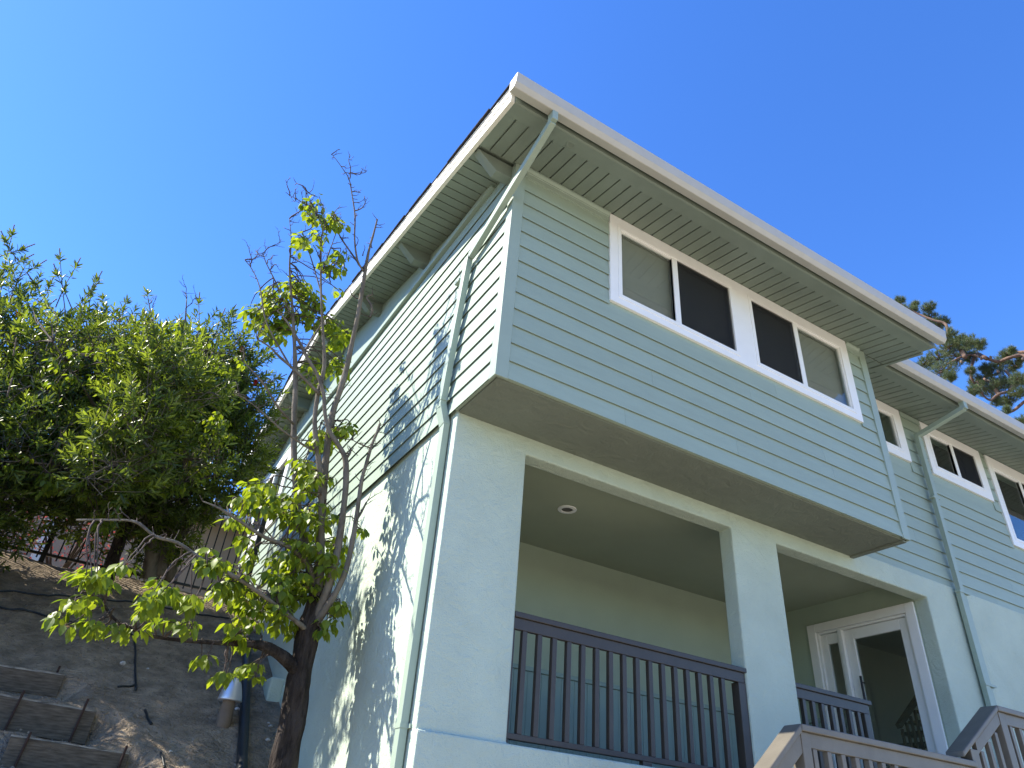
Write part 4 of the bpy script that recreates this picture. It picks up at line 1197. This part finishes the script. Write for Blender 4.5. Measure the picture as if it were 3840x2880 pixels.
# --- the pear tree against the side wall: stems as (pixel x, pixel y, depth, radius)
S = []
S.append([(1060, 2880, 5.98, .100), (1098, 2690, 5.98, .094), (1130, 2510, 5.98, .092), (1158, 2380, 5.98, .090), (1185, 2270, 5.98, .078), (1195, 2200, 5.98, .06)])
S.append([(1118, 2520, 5.96, .055), (1070, 2470, 5.93, .048), (1010, 2432, 5.88, .040), (950, 2415, 5.85, .028), (850, 2412, 5.8, .018), (700, 2402, 5.75, .014), (560, 2382, 5.7, .012), (440, 2330, 5.7, .010), (395, 2275, 5.7, .009)])
S.append([(1160, 2370, 5.95, .027), (1060, 2290, 5.8, .023), (940, 2200, 5.6, .020), (840, 2140, 5.5, .018), (752, 2093, 5.4, .017), (667, 2036, 5.4, .015), (582, 2011, 5.4, .015), (508, 1957, 5.4, .012), (407, 1950, 5.4, .009), (285, 1950, 5.4, .008)])
S.append([(1190, 2215, 5.98, .030), (1160, 2130, 5.93, .026), (1091, 2055, 5.85, .022), (995, 2016, 5.75, .019), (900, 1955, 5.65, .015), (820, 1905, 5.6, .010), (760, 1880, 5.6, .006)])
S.append([(1182, 2290, 6.0, .055), (1196, 2130, 6.0, .050), (1205, 1950, 5.98, .046), (1220, 1750, 5.92, .043), (1241, 1578, 5.88, .040), (1279, 1452, 5.82, .037), (1298, 1389, 5.8, .035), (1320, 1285, 5.75, .032), (1342, 1185, 5.7, .029), (1358, 1090, 5.67, .026), (1370, 1015, 5.64, .023), (1383, 941, 5.6, .017), (1400, 880, 5.58, .014), (1415, 822, 5.56, .011)])
S.append([(1366, 1018, 5.65, .016), (1342, 980, 5.62, .013), (1330, 900, 5.58, .011), (1331, 810, 5.55, .010), (1320, 730, 5.52, .009), (1309, 672, 5.5, .007), (1290, 640, 5.5, .005), (1262, 600, 5.5, .004), (1243, 578, 5.5, .003)])
S.append([(1360, 1012, 5.65, .014), (1318, 950, 5.7, .012), (1280, 895, 5.75, .010), (1255, 850, 5.78, .007), (1222, 845, 5.8, .005)])
S.append([(1180, 2260, 6.05, .050), (1150, 2080, 6.15, .046), (1122, 1920, 6.2, .043), (1105, 1775, 6.22, .040), (1102, 1585, 6.22, .037), (1108, 1458, 6.22, .034), (1106, 1330, 6.2, .028), (1098, 1180, 6.2, .020), (1086, 1010, 6.18, .013), (1092, 905, 6.15, .009), (1085, 818, 6.15, .004)])
S.append([(1190, 2260, 5.95, .046), (1205, 2080, 5.9, .040), (1205, 1900, 5.85, .036), (1197, 1743, 5.82, .032), (1180, 1600, 5.8, .030), (1190, 1490, 5.78, .028), (1216, 1375, 5.75, .024), (1212, 1260, 5.72, .020), (1206, 1153, 5.7, .016), (1203, 1026, 5.68, .013), (1205, 900, 5.66, .010), (1216, 840, 5.65, .008), (1211, 760, 5.65, .004)])
S.append([(1180, 2330, 5.95, .058), (1225, 2220, 5.85, .048), (1262, 2080, 5.78, .042), (1290, 1900, 5.72, .036), (1298, 1775, 5.7, .033), (1293, 1715, 5.7, .031), (1266, 1664, 5.7, .028), (1235, 1616, 5.7, .026), (1219, 1553, 5.7, .024), (1213, 1477, 5.7, .023), (1190, 1404, 5.7, .021), (1152, 1341, 5.7, .019), (1118, 1275, 5.7, .016), (1075, 1205, 5.7, .012), (1040, 1165, 5.7, .008)])
S.append([(1185, 2340, 5.93, .045), (1255, 2230, 5.78, .036), (1301, 2125, 5.72, .030), (1332, 1970, 5.68, .027), (1355, 1808, 5.65, .024), (1371, 1749, 5.64, .022), (1393, 1673, 5.62, .020), (1412, 1626, 5.6, .017), (1425, 1588, 5.6, .013)])
S.append([(1330, 1960, 5.68, .016), (1355, 1920, 5.66, .013), (1375, 1882, 5.65, .010)])
S.append([(1390, 1680, 5.62, .010), (1365, 1672, 5.6, .008), (1340, 1660, 5.58, .006), (1322, 1650, 5.58, .004)])
S.append([(1298, 1720, 5.7, .016), (1312, 1700, 5.68, .013), (1316, 1685, 5.68, .009)])
S.append([(1200, 1480, 5.75, .020), (1140, 1420, 5.7, .018), (1092, 1376, 5.68, .016), (1048, 1338, 5.66, .014), (1010, 1300, 5.65, .011), (965, 1272, 5.65, .007)])
S.append([(1185, 1690, 5.82, .014), (1152, 1677, 5.7, .013), (1099, 1642, 5.6, .012), (1054, 1610, 5.55, .011), (1016, 1575, 5.5, .009), (950, 1518, 5.5, .007), (880, 1470, 5.5, .004)])
S.append([(1100, 1590, 6.2, .016), (1039, 1521, 6.1, .014), (997, 1452, 6.05, .012), (950, 1395, 6.0, .009), (905, 1350, 6.0, .005)])
S.append([(1140, 1320, 5.72, .014), (1190, 1240, 5.8, .011), (1215, 1205, 5.85, .008)])
S.append([(1092, 1380, 5.7, .012), (1000, 1210, 5.8, .010), (975, 1080, 5.85, .008), (945, 1010, 5.9, .006), (918, 975, 5.9, .004)])
S.append([(1100, 1200, 6.2, .012), (1035, 1060, 6.2, .009), (1000, 990, 6.2, .007), (985, 950, 6.2, .004)])
S.append([(1205, 1100, 5.7, .010), (1170, 980, 5.75, .008), (1150, 920, 5.75, .006), (1135, 870, 5.78, .004)])
S.append([(1212, 1010, 5.68, .010), (1240, 930, 5.7, .007), (1262, 870, 5.72, .004)])
S.append([(1210, 850, 5.65, .008), (1185, 790, 5.7, .007), (1160, 745, 5.7, .005), (1140, 700, 5.7, .004)])
S.append([(1190, 800, 5.66, .007), (1150, 770, 5.6, .005), (1110, 745, 5.6, .004), (1088, 735, 5.6, .003)])
S.append([(1375, 1115, 5.62, .012), (1395, 1150, 5.6, .012), (1388, 1190, 5.62, .013)][::-1] + [(1399, 1105, 5.58, .009)])
CL = [(1100, 1120, 120, 75, 40, 5.75), (1040, 1190, 85, 60, 20, 5.75), (1180, 1180, 60, 60, 12, 5.7), (1270, 1250, 38, 60, 13, 5.75), (1020, 1240, 70, 50, 9, 5.7), (955, 1170, 40, 45, 7, 5.8),
      (1262, 1375, 35, 45, 10, 5.78), (1180, 1390, 40, 45, 6, 5.7), (1290, 1605, 32, 16, 7, 5.65), (1215, 1650, 35, 45, 10, 5.7), (1185, 1440, 40, 30, 4, 5.7),
      (1175, 1810, 65, 50, 16, 5.7), (975, 1865, 75, 60, 20, 5.65), (1050, 1900, 60, 50, 10, 5.7), (1195, 1930, 60, 45, 12, 5.65), (905, 1930, 45, 60, 9, 5.6),
      (1130, 1960, 60, 50, 10, 5.7), (1235, 2080, 45, 70, 10, 5.65), (1130, 2060, 70, 50, 12, 5.6), (1120, 1760, 50, 50, 8, 5.7), (1060, 2130, 60, 55, 14, 5.75), (1110, 2200, 80, 75, 24, 5.7), (1190, 2170, 60, 80, 12, 5.8), (1010, 2250, 70, 70, 18, 5.65), (905, 2280, 80, 80, 18, 5.6), (900, 2390, 65, 45, 8, 5.7),
      (1090, 2330, 70, 45, 10, 5.7), (1270, 2030, 30, 30, 4, 5.7), (1285, 2280, 30, 35, 6, 5.7), (1230, 2340, 35, 35, 5, 5.75), (880, 2160, 50, 40, 9, 5.5), (770, 2100, 55, 45, 10, 5.45), (820, 2210, 40, 35, 5, 5.5),
      (930, 2060, 50, 50, 6, 5.6), (600, 2220, 55, 45, 11, 5.4), (560, 2280, 25, 35, 4, 5.4), (470, 2130, 20, 20, 2, 5.4), (345, 2170, 70, 40, 13, 5.5), (310, 2250, 45, 45, 6, 5.5), (220, 2330, 22, 40, 3, 5.5), (370, 2350, 45, 28, 6, 5.6),
      (470, 2370, 50, 25, 4, 5.7), (640, 2350, 70, 28, 5, 5.7), (840, 2530, 30, 28, 3, 5.75), (940, 2520, 38, 40, 6, 5.8), (760, 2470, 30, 15, 2, 5.8), (720, 2260, 25, 25, 3, 5.5), (730, 2360, 40, 25, 3, 5.6),
      (1180, 770, 35, 50, 9, 5.4), (1250, 830, 40, 25, 6, 5.42), (1255, 980, 40, 45, 9, 5.4), (1120, 910, 30, 30, 4, 5.48), (1195, 900, 30, 50, 4, 5.4), (1290, 1080, 25, 18, 2, 5.72), (1350, 1990, 25, 18, 2, 5.65)]
BARE = []
for (px_, py_, Y, L) in ((1243, 580, 5.5, .12), (1309, 650, 5.5, .30), (1312, 670, 5.5, .32), (1320, 720, 5.52, .14), (1330, 790, 5.55, .25), (1331, 830, 5.55, .14), (1331, 925, 5.58, .12), (1085, 820, 6.15, .15), (1090, 900, 6.15, .22), (1088, 960, 6.15, .22),
                         (1086, 990, 6.15, .25), (1140, 700, 5.7, .16), (1088, 735, 5.6, .18), (1115, 748, 5.6, .14), (918, 975, 5.9, .25), (940, 1000, 5.9, .22), (985, 950, 6.2, .28), (1000, 990, 6.2, .25), (1015, 1010, 6.2, .25), (1135, 870, 5.78, .2), (1150, 920, 5.75, .2),
                         (1203, 930, 5.66, .2), (1203, 980, 5.66, .2), (1210, 800, 5.65, .22), (1262, 870, 5.72, .2), (1222, 845, 5.8, .25), (1290, 1010, 5.7, .25), (1240, 1060, 5.75, .32), (1255, 1050, 5.75, .3), (1345, 1120, 5.7, .14), (965, 1272, 5.65, .2), (905, 1350, 6.0, .2), (1322, 1650, 5.58, .08), (1365, 1015, 5.6, .12), (1395, 930, 5.6, .08), (1360, 960, 5.62, .1)):
    a = random.uniform(-1, 1)
    BARE.append((px_, py_, Y, (a, random.uniform(-.5, .5), random.uniform(.3, 1.0)), L))
make_pear('ornamental pear tree with bright green leaves and bare top twigs beside the side wall', S, CL, BARE, 21, 0.092, 300, (1.63, 5.98, 1.4), 0.3, 2)

# --- second pear tree on the slope among the shrubs
S = []
S.append([(400, 2165, 10.5, .085), (425, 2090, 10.45, .080), (455, 2010, 10.4, .076), (495, 1880, 10.2, .070), (530, 1770, 10.0, .062)])
S.append([(528, 1780, 10.0, .050), (575, 1660, 9.6, .044), (640, 1545, 9.2, .036), (690, 1480, 8.8, .026), (750, 1400, 8.5, .016), (800, 1320, 8.4, .008)])
S.append([(530, 1775, 10.0, .046), (560, 1640, 9.5, .040), (620, 1480, 9.0, .034), (660, 1380, 8.6, .026), (690, 1250, 8.3, .016), (700, 1120, 8.2, .007)])
S.append([(520, 1800, 10.0, .036), (420, 1640, 9.3, .028), (330, 1480, 8.7, .020), (240, 1350, 8.4, .012), (200, 1280, 8.3, .006)])
S.append([(490, 1890, 10.2, .030), (380, 1830, 9.3, .024), (270, 1760, 8.8, .018), (130, 1735, 8.5, .011), (10, 1730, 8.4, .006)])
S.append([(500, 1870, 10.2, .028), (600, 1830, 9.3, .020), (720, 1800, 8.8, .013), (800, 1790, 8.7, .007)])
S.append([(655, 1400, 8.7, .018), (580, 1250, 8.4, .011), (560, 1140, 8.3, .005)])
S.append([(575, 1660, 9.6, .024), (540, 1600, 8.6, .018), (500, 1560, 7.8, .010), (490, 1540, 7.5, .006)])
CL = [(200, 1820, 90, 40, 14, 8.6), (400, 1840, 120, 50, 24, 8.7), (330, 1700, 90, 50, 12, 8.5), (480, 1600, 80, 70, 14, 7.6), (560, 1780, 70, 40, 12, 8.6), (640, 1810, 80, 50, 14, 8.6), (790, 1590, 70, 50, 16, 8.6), (850, 1640, 60, 60, 14, 8.7), (740, 1760, 60, 40, 9, 8.6),
      (60, 1720, 60, 40, 7, 8.5), (700, 1240, 60, 60, 13, 8.2), (760, 1330, 60, 60, 13, 8.3), (600, 1260, 80, 70, 16, 8.0), (860, 1360, 60, 50, 10, 8.5), (250, 1330, 70, 60, 12, 8.2), (140, 1150, 40, 25, 6, 9.0), (400, 1350, 90, 80, 16, 8.1), (600, 1440, 90, 70, 18, 8.0), (80, 1300, 50, 50, 8, 9.0), (480, 1450, 80, 70, 14, 8.0), (400, 1950, 60, 35, 8, 8.9), (250, 1450, 60, 50, 8, 8.4), (640, 1600, 70, 60, 10, 8.0)]
make_pear('second pear tree with a grey trunk standing among the bottlebrush shrubs', S, CL, [(700, 1120, 8.2, (0.1, 0, 1), .3), (560, 1140, 8.3, (-.2, 0, 1), .3), (575, 1180, 8.3, (-.4, 0, 1), .25), (695, 1160, 8.2, (.4, 0, 1), .3)], 33, 0.078, 120, (-0.5, 10.5, 4.1))

# --- bottlebrush shrubs
def lance_shape():
    V = np.array([(0, 0, 0), (0.35, 0.5, 0.06), (0.35, -0.5, 0.06), (0.75, 0.36, 0.03), (0.75, -0.36, 0.03), (1.0, 0, -0.03), (0.4, 0, 0)])
    V[:, 1] *= 0.25
    return V, np.array([(0, 6, 1), (0, 2, 6), (6, 3, 1), (6, 2, 4), (6, 5, 3), (6, 4, 5)])
def make_bottlebrush(label, blobs, tops, trunkpts, seedn, n_shoot, org, spikes, flowers, group=None):
    random.seed(seedn); rng = np.random.default_rng(seedn)
    root = empty('bottlebrush_tree', org); tag(root, label, 'shrub')
    wood = MB()
    for tp in trunkpts:
        rough_tube(wood, smooth_path([(at(a, b2, Y), r) for (a, b2, Y, r) in tp], 5), 8, 0.12)
    B = [(np.array(at(px_, py_, Y)), np.array(rr)) for (px_, py_, Y, rr) in blobs]
    wts = np.array([np.prod(b2[1]) for b2 in B]); wts /= wts.sum()
    pos = []; dirs = []; ups = []; size = []; tint = []
    def shoot(p0, d0, L, nl, t0):
        d0 = d0 / np.linalg.norm(d0)
        a0 = rng.uniform(0, math.tau)
        o1 = np.cross(d0, [0.3, 0.1, 1.0]); o1 /= np.linalg.norm(o1); o2 = np.cross(d0, o1)
        for q in range(nl):
            f = (q + 0.5) / nl
            a = a0 + q * 2.39996
            out = o1 * math.cos(a) + o2 * math.sin(a)
            dv = out * (0.95 - 0.35 * f) + d0 * (0.35 + 0.75 * f) + np.array([0, 0, rng.uniform(-.25, .1)])
            pos.append(p0 + d0 * L * f); dirs.append(dv); ups.append(d0 + 0.3 * rng.normal(size=3)); size.append(rng.uniform(0.070, 0.125)); tint.append(np.clip(t0 + rng.normal(0, .14), 0, 1))
    cen = np.mean([b2[0] for b2 in B], axis=0)
    skel = [Vector(b2[0]) for b2 in B]
    for i in range(n_shoot):
        k = rng.choice(len(B), p=wts)
        c, rr = B[k]
        v_ = rng.normal(size=3); v_ /= np.linalg.norm(v_)
        rad = rng.uniform(0.02, 1.12) ** 0.42
        nz_ = 1.0 + 0.28 * mnoise.noise((v_[0] * 2.2 + seedn, v_[1] * 2.2, v_[2] * 2.2 + k))
        p0 = c + v_ * rr * rad * nz_
        d0 = v_ * 0.7 + np.array([0, 0, 0.55]) + rng.normal(size=3) * 0.35
        L = rng.uniform(0.12, 0.26)
        shoot(p0, d0, L, int(rng.integers(10, 17)), 0.12 + 0.30 * rng.random() if rng.random() < 0.70 else 0.55 + 0.40 * rng.random())
        if i % 2 == 0:
            wood.tube([Vector(p0 - d0 * 0.28), Vector(p0), Vector(p0 + d0 / np.linalg.norm(d0) * L)], [0.005, 0.004, 0.002], 3, cap=False)
        if i % 14 == 0:
            mid = Vector(c).lerp(Vector(p0), 0.6) + Vector(rng.normal(size=3) * 0.06)
            wood.tube([Vector(c), mid, Vector(p0)], [0.014, 0.010, 0.005], 5, cap=False)
    spk = MB()
    for (px0, py0, px1, py1, Y, has) in tops:      # emergent shoots: stem then whorl then seed spike
        a = at(px0 + 0.9 * (px0 - px1), py0 + 0.9 * (py0 - py1), Y); b2 = at(px1, py1, Y + rng.uniform(-.1, .1))
        mid = a.lerp(b2, 0.5) + Vector((rng.uniform(-.03, .03), 0, 0))
        wood.tube([a, mid, b2], [0.009, 0.006, 0.004], 5, cap=False)
        dd = np.array(b2 - a); dd /= np.linalg.norm(dd)
        for f in (0.45, 0.7):
            shoot(np.array(a.lerp(b2, f)), dd, 0.05, 5, 0.3)
        shoot(np.array(b2) - dd * 0.06, dd, 0.08, 16, 0.35)
        if has:
            e_ = np.array(b2) + dd * 0.17 + np.array([0, 0, 0.02])
            pts = [Vector(np.array(b2) * (1 - t) + e_ * t) for t in np.linspace(0, 1, 13)]
            spk.tube(pts, [0.006 + (0.006 if i % 2 else 0.0) * (1 - 0.5 * i / 12) for i in range(13)], 6)
    for k in range(spikes):
        c, rr = B[rng.choice(len(B), p=wts)]
        v_ = rng.normal(size=3); v_[2] = abs(v_[2]); v_ /= np.linalg.norm(v_)
        p0 = c + v_ * rr; d0 = v_ * 0.4 + np.array([0, 0, 0.8]); d0 /= np.linalg.norm(d0)
        pts = [Vector(p0 + d0 * 0.22 * t) for t in np.linspace(0, 1, 11)]
        spk.tube(pts, [0.005 + (0.006 if i % 2 else 0.0) for i in range(11)], 5)
    o = MB_link(wood, 'branches', M['bark'], root, org)
    if spk.v:
        o = MB_link(spk, 'seed_spikes', M['seed'], root, org); o['kind'] = 'stuff'
    o = leaves_mesh('foliage', np.array(pos), np.array(dirs), np.array(ups), np.array(size), np.array(tint), lance_shape(), M['bottleleaf'], root, org); o['kind'] = 'stuff'
    for (px_, py_, Y) in flowers:
        c = at(px_, py_, Y); ax = Vector((rng.uniform(-.5, .5), rng.uniform(-.5, .5), 1)).normalized()
        mb = MB()
        o1 = ax.orthogonal().normalized(); o2 = ax.cross(o1)
        for q in range(150):
            t = rng.uniform(-0.045, 0.045); a = rng.uniform(0, math.tau); dv = (o1 * math.cos(a) + o2 * math.sin(a) + ax * 0.25).normalized()
            s0 = c + ax * t; s1 = s0 + dv * 0.030; sw = ax.cross(dv) * 0.0016
            n0 = len(mb.v); mb.v += [tuple(s0 - sw), tuple(s0 + sw), tuple(s1 + sw), tuple(s1 - sw)]; mb.f.append((n0, n0 + 1, n0 + 2, n0 + 3))
        o = MB_link(mb, 'flower', M['flower'], root, org)
    return root
make_bottlebrush('tall bottlebrush shrub with upright seed spikes over the left end of the fence', 
    [(30, 1350, 9.9, (.85, .8, .75)), (110, 1600, 9.9, (.9, .8, .8)), (-60, 1750, 9.8, (.8, .8, .9)), (250, 1420, 10.0, (.6, .7, .55)), (-250, 1450, 9.9, (1.0, .9, 1.0)), (-250, 1800, 9.7, (1.0, .8, .9)), (40, 1150, 9.9, (.45, .5, .45)), (30, 1900, 10.0, (.5, .6, .4)), (10, 2000, 10.4, (.5, .35, .35)), (140, 1900, 10.2, (.5, .4, .32)), (130, 1480, 8.7, (.5, .45, .45)), (60, 1650, 8.5, (.5, .45, .45)), (230, 1640, 8.4, (.45, .4, .4)), (200, 1330, 8.9, (.45, .4, .38)), (-60, 1480, 8.8, (.5, .4, .5))],
    [(90, 1120, 20, 1010, 9.9, 0), (20, 1010, 45, 880, 9.9, 1), (45, 940, 20, 900, 9.9, 1), (35, 950, 80, 935, 9.9, 1), (30, 1000, 85, 975, 9.9, 1), (90, 1110, 40, 1010, 9.9, 0), (65, 1040, 135, 1000, 9.9, 1), (240, 1110, 225, 970, 9.9, 1), (245, 1080, 285, 1000, 9.9, 1), (245, 1100, 215, 1030, 9.9, 1), (310, 1150, 362, 1055, 9.9, 1), (300, 1130, 345, 1085, 9.9, 1), (150, 1090, 130, 1065, 9.9, 1), (170, 1100, 185, 1070, 9.9, 1)],
    [[(-40, 2110, 10.3, .07), (-20, 1900, 10.2, .06), (20, 1650, 10.0, .045), (40, 1400, 9.9, .03), (60, 1200, 9.9, .015)], [(-30, 1950, 10.2, .04), (60, 1750, 10.1, .03), (140, 1550, 10, .02), (200, 1350, 9.9, .01)], [(-20, 2110, 10.3, .05), (-150, 1850, 10.0, .04), (-250, 1500, 9.9, .02)]],
    41, 2500, (-2.4, 10.3, 4.0), 30, [(228, 1452, 9.3), (70, 1180, 9.4)])
make_bottlebrush('dense bottlebrush shrub with a few red flowers behind the second pear trunk',
    [(420, 1350, 10.2, (.75, .7, .6)), (330, 1550, 10.2, (.8, .8, .7)), (520, 1600, 10.2, (.85, .8, .8)), (420, 1800, 10.2, (.9, .7, .55)), (600, 1350, 10.3, (.6, .7, .55)), (250, 1780, 10.2, (.8, .7, .5)), (560, 1900, 10.3, (.4, .5, .45)), (575, 1440, 8.3, (.5, .45, .45)), (450, 1725, 8.4, (.45, .4, .4)), (520, 1590, 8.0, (.4, .4, .35)), (700, 1720, 8.4, (.4, .4, .35)), (350, 1300, 8.8, (.45, .45, .4)), (500, 1610, 7.7, (.45, .45, .42)), (620, 1360, 7.7, (.45, .45, .42)), (560, 1480, 7.8, (.45, .45, .42)), (430, 1740, 7.8, (.42, .4, .35)), (690, 1480, 7.8, (.42, .4, .4)), (420, 1930, 10.2, (.45, .35, .3)), (330, 1970, 10.4, (.5, .35, .3)), (610, 2060, 10.6, (.28, .25, .5)), (490, 1980, 10.5, (.35, .3, .33))],
    [(440, 1190, 475, 1130, 10.0, 0), (560, 1180, 552, 1100, 10.0, 0), (400, 1200, 385, 1120, 10.0, 0), (330, 1200, 340, 1110, 10.0, 1)],
    [[(560, 2170, 10.6, .10), (575, 2050, 10.5, .09), (560, 1900, 10.4, .07), (500, 1700, 10.3, .05), (430, 1450, 10.2, .03), (420, 1300, 10.2, .012)], [(600, 2160, 10.6, .08), (610, 2000, 10.5, .07), (600, 1800, 10.4, .05), (610, 1500, 10.3, .03), (600, 1300, 10.3, .012)], [(575, 2050, 10.5, .05), (450, 1880, 10.3, .04), (330, 1700, 10.2, .02)]],
    42, 3000, (-0.3, 10.5, 4.2), 22, [(450, 1198, 9.6), (622, 1306, 9.7), (445, 1490, 9.7)])
make_bottlebrush('bottlebrush shrub reaching over the gable edge of the house roof',
    [(780, 1350, 10.0, (.6, .6, .55)), (700, 1550, 10.1, (.75, .7, .7)), (860, 1550, 10.0, (.6, .6, .7)), (800, 1750, 10.2, (.75, .6, .6)), (690, 1850, 10.3, (.6, .6, .5)), (900, 1400, 9.9, (.4, .5, .4)), (660, 2000, 10.4, (.35, .4, .5)), (930, 1640, 10.0, (.35, .5, .45))],
    [(740, 1220, 745, 1135, 9.9, 1), (800, 1260, 830, 1190, 9.8, 1), (850, 1280, 870, 1180, 9.8, 0), (900, 1330, 960, 1290, 9.8, 1), (930, 1380, 1010, 1340, 9.8, 1), (960, 1450, 1040, 1420, 9.8, 1), (900, 1300, 925, 1250, 9.8, 0)],
    [[(640, 2180, 10.7, .08), (650, 2050, 10.6, .07), (690, 1850, 10.4, .055), (760, 1600, 10.2, .035), (800, 1400, 10.0, .015)], [(655, 2050, 10.6, .05), (780, 1850, 10.3, .035), (870, 1600, 10.1, .02), (900, 1430, 10, .01)]],
    43, 1700, (0.3, 10.7, 4.2), 22, [(905, 1310, 9.5), (812, 1358, 9.6), (958, 1435, 9.6)])
# unseen shrub past the left edge of the view, added to shade the slope
make_bottlebrush('unseen bottlebrush shrub beyond the tall one, added to shade the slope',
    [(-700, 1750, 9.4, (1.2, 1.0, .7)), (-600, 1900, 9.2, (1.2, 1.0, .8)), (-950, 1850, 9.0, (1.1, 1.0, .8)), (-560, 1700, 8.0, (.7, .8, .8)), (-420, 1800, 7.6, (.5, .7, .6)), (-480, 1560, 8.0, (.5, .6, .5))], [], [[(-620, 2000, 9.8, .08), (-650, 1700, 9.6, .05), (-700, 1400, 9.6, .02)]], 44, 3000, (-4.3, 9.7, 3.8), 5, [])

# small red maple beyond the fence
def make_maple():
    rng = np.random.default_rng(5); org = (-0.55, 12.3, 4.4)
    root = empty('red_maple', org); tag(root, 'small red-leaved maple glowing behind the fence pickets', 'shrub')
    wood = MB(); pos = []; dirs = []; ups = []; size = []; tint = []
    for k in range(10):
        a = rng.uniform(0, math.tau)
        tip = Vector((org[0] + math.cos(a) * rng.uniform(.3, .75), org[1] + math.sin(a) * .5, 4.4 + rng.uniform(.5, 1.25)))
        mid = Vector(org).lerp(tip, .5) + Vector((0, 0, .2))
        wood.tube([Vector(org) - Vector((0, 0, .1)), mid, tip], [.025, .014, .005], 6)
        for q in range(80):
            c = np.array(tip) + rng.normal(size=3) * np.array([.22, .2, .10])
            pos.append(c); dirs.append([rng.normal(), rng.normal(), -0.4]); ups.append([rng.normal() * .4, rng.normal() * .4, 1]); size.append(rng.uniform(.035, .07)); tint.append(rng.random())
    MB_link(wood, 'trunk', M['twig'], root, org)
    o = leaves_mesh('crown', np.array(pos), np.array(dirs), np.array(ups), np.array(size), np.array(tint), leaf_shape(1, .45), M['redleaf'], root, org); o['kind'] = 'stuff'
make_maple()

# --- pine behind the roof
def at_r(px_, py_, D):
    d_ = ray(px_, py_); h = math.hypot(d_[0], d_[1]); return Vector(d_ * (D / h) + CAM)
def make_pine():
    rng = np.random.default_rng(9); random.seed(9)
    D = 27.0
    top = at_r(3960, 1150, 28.0); base = Vector((top.x, top.y, ground_z(top.x, top.y)))
    org = (base.x, base.y, base.z)
    root = empty('pine_tree', org); tag(root, 'tall pine tree with cones rising behind the far roof', 'tree')
    wood = MB(); V = []; tn = []; cones = MB()
    rough_tube(wood, smooth_path([(base - Vector((0, 0, .3)), .45), (base.lerp(top, .4), .34), (base.lerp(top, .75), .22), (top, .06)], 6), 10, .1)
    CLP = [(3375, 1125, 22), (3385, 1160, 25), (3425, 1165, 25), (3430, 1140, 18), (3480, 1150, 30), (3490, 1190, 38), (3515, 1215, 32), (3540, 1205, 26), (3555, 1255, 32), (3560, 1300, 40), (3600, 1285, 36), (3640, 1285, 34), (3670, 1290, 28), (3590, 1335, 50), (3520, 1345, 55), (3470, 1360, 40), (3540, 1390, 50), (3640, 1335, 36),
           (3610, 1270, 25), (3775, 1325, 26), (3795, 1310, 14), (3825, 1340, 22), (3750, 1360, 36), (3800, 1370, 30), (3715, 1405, 45), (3665, 1430, 36), (3700, 1455, 45), (3745, 1440, 40), (3785, 1425, 40), (3820, 1420, 30), (3640, 1390, 18), (3780, 1500, 28), (3815, 1470, 28), (3700, 1380, 26), (3650, 1460, 26), (3835, 1575, 22), (3775, 1535, 14), (3740, 1500, 26), (3560, 1410, 26)]
    centres = []
    for (a, b2, r) in CLP:
        Y = D + rng.uniform(-1.2, 1.2); c = np.array(at_r(a, b2, Y)); R_ = 1.15 * r / 107.0
        centres.append((c, R_))
    hub = [np.array(at_r(3900, 1420, D)), np.array(at_r(3870, 1560, D))]
    limbs = [[(3960, 1560), (3880, 1470), (3840, 1425), (3790, 1465), (3745, 1478), (3712, 1500), (3682, 1475), (3665, 1430)], [(3960, 1600), (3870, 1500), (3800, 1540), (3765, 1550)], [(3960, 1450), (3850, 1340), (3790, 1340), (3745, 1355), (3700, 1345), (3640, 1330), (3590, 1345), (3530, 1380)],
             [(3620, 1340), (3590, 1290), (3560, 1260), (3545, 1215), (3500, 1200), (3430, 1170), (3380, 1140)], [(3960, 1420), (3880, 1330), (3820, 1320), (3790, 1320)], [(3700, 1345), (3660, 1330), (3640, 1400), (3655, 1440)], [(3745, 1478), (3720, 1440), (3690, 1420)], [(3790, 1465), (3800, 1430), (3770, 1390)]]
    for L in limbs:
        P = [(at_r(a, b2, D + rng.uniform(-.5, .5)), 0.085 * (1 - 0.8 * i / len(L))) for i, (a, b2) in enumerate(L)]
        rough_tube(wood, smooth_path(P, 5), 6, .15)
    for c, R_ in centres:
        nt = int(26 + 180 * R_)
        for q in range(nt):
            v_ = rng.normal(size=3); v_ /= np.linalg.norm(v_)
            p0 = c + v_ * R_ * rng.uniform(0.2, 1.0) ** 0.5 * np.array([1, 1, .75])
            ax = v_ * 0.6 + np.array([0, 0, 0.8]); ax /= np.linalg.norm(ax)
            t0 = np.clip(0.4 + 0.2 * rng.normal(), 0, 1)
            if q % 3 == 0: wood.tube([Vector(c), Vector(c * .4 + p0 * .6 - np.array([0, 0, .05])), Vector(p0)], [.016, .012, .006], 3, cap=False)
            for s_ in range(26):
                dv = ax * rng.uniform(0.2, 1.0) + rng.normal(size=3) * 0.55; dv /= np.linalg.norm(dv)
                ln = rng.uniform(0.10, 0.17); w_ = np.cross(dv, rng.normal(size=3)); w_ /= np.linalg.norm(w_); w_ *= 0.0045
                b3 = p0 - ax * rng.uniform(0, 0.12)
                V += [b3 - w_, b3 + w_, b3 + dv * ln]; tn += [t0, t0, t0]
    for (a, b2) in ((3605, 1357), (3640, 1392), (3572, 1425), (3715, 1340), (3680, 1345), (3742, 1392), (3835, 1345)):
        c = at_r(a, b2, D - .4)
        cones.lathe(c, [(0.0, -.07), (.035, -.05), (.05, -.01), (.035, .05), (0.0, .08)], 8)
    MB_link(wood, 'trunk', M['pinebark'], root, org)
    MB_link(cones, 'cones', M['seed'], root, org)
    V = np.array(V) - np.array(org)
    o = np_mesh('needles', V, np.arange(len(V)), 3, M['needle'], root, tn); o['kind'] = 'stuff'
make_pine()
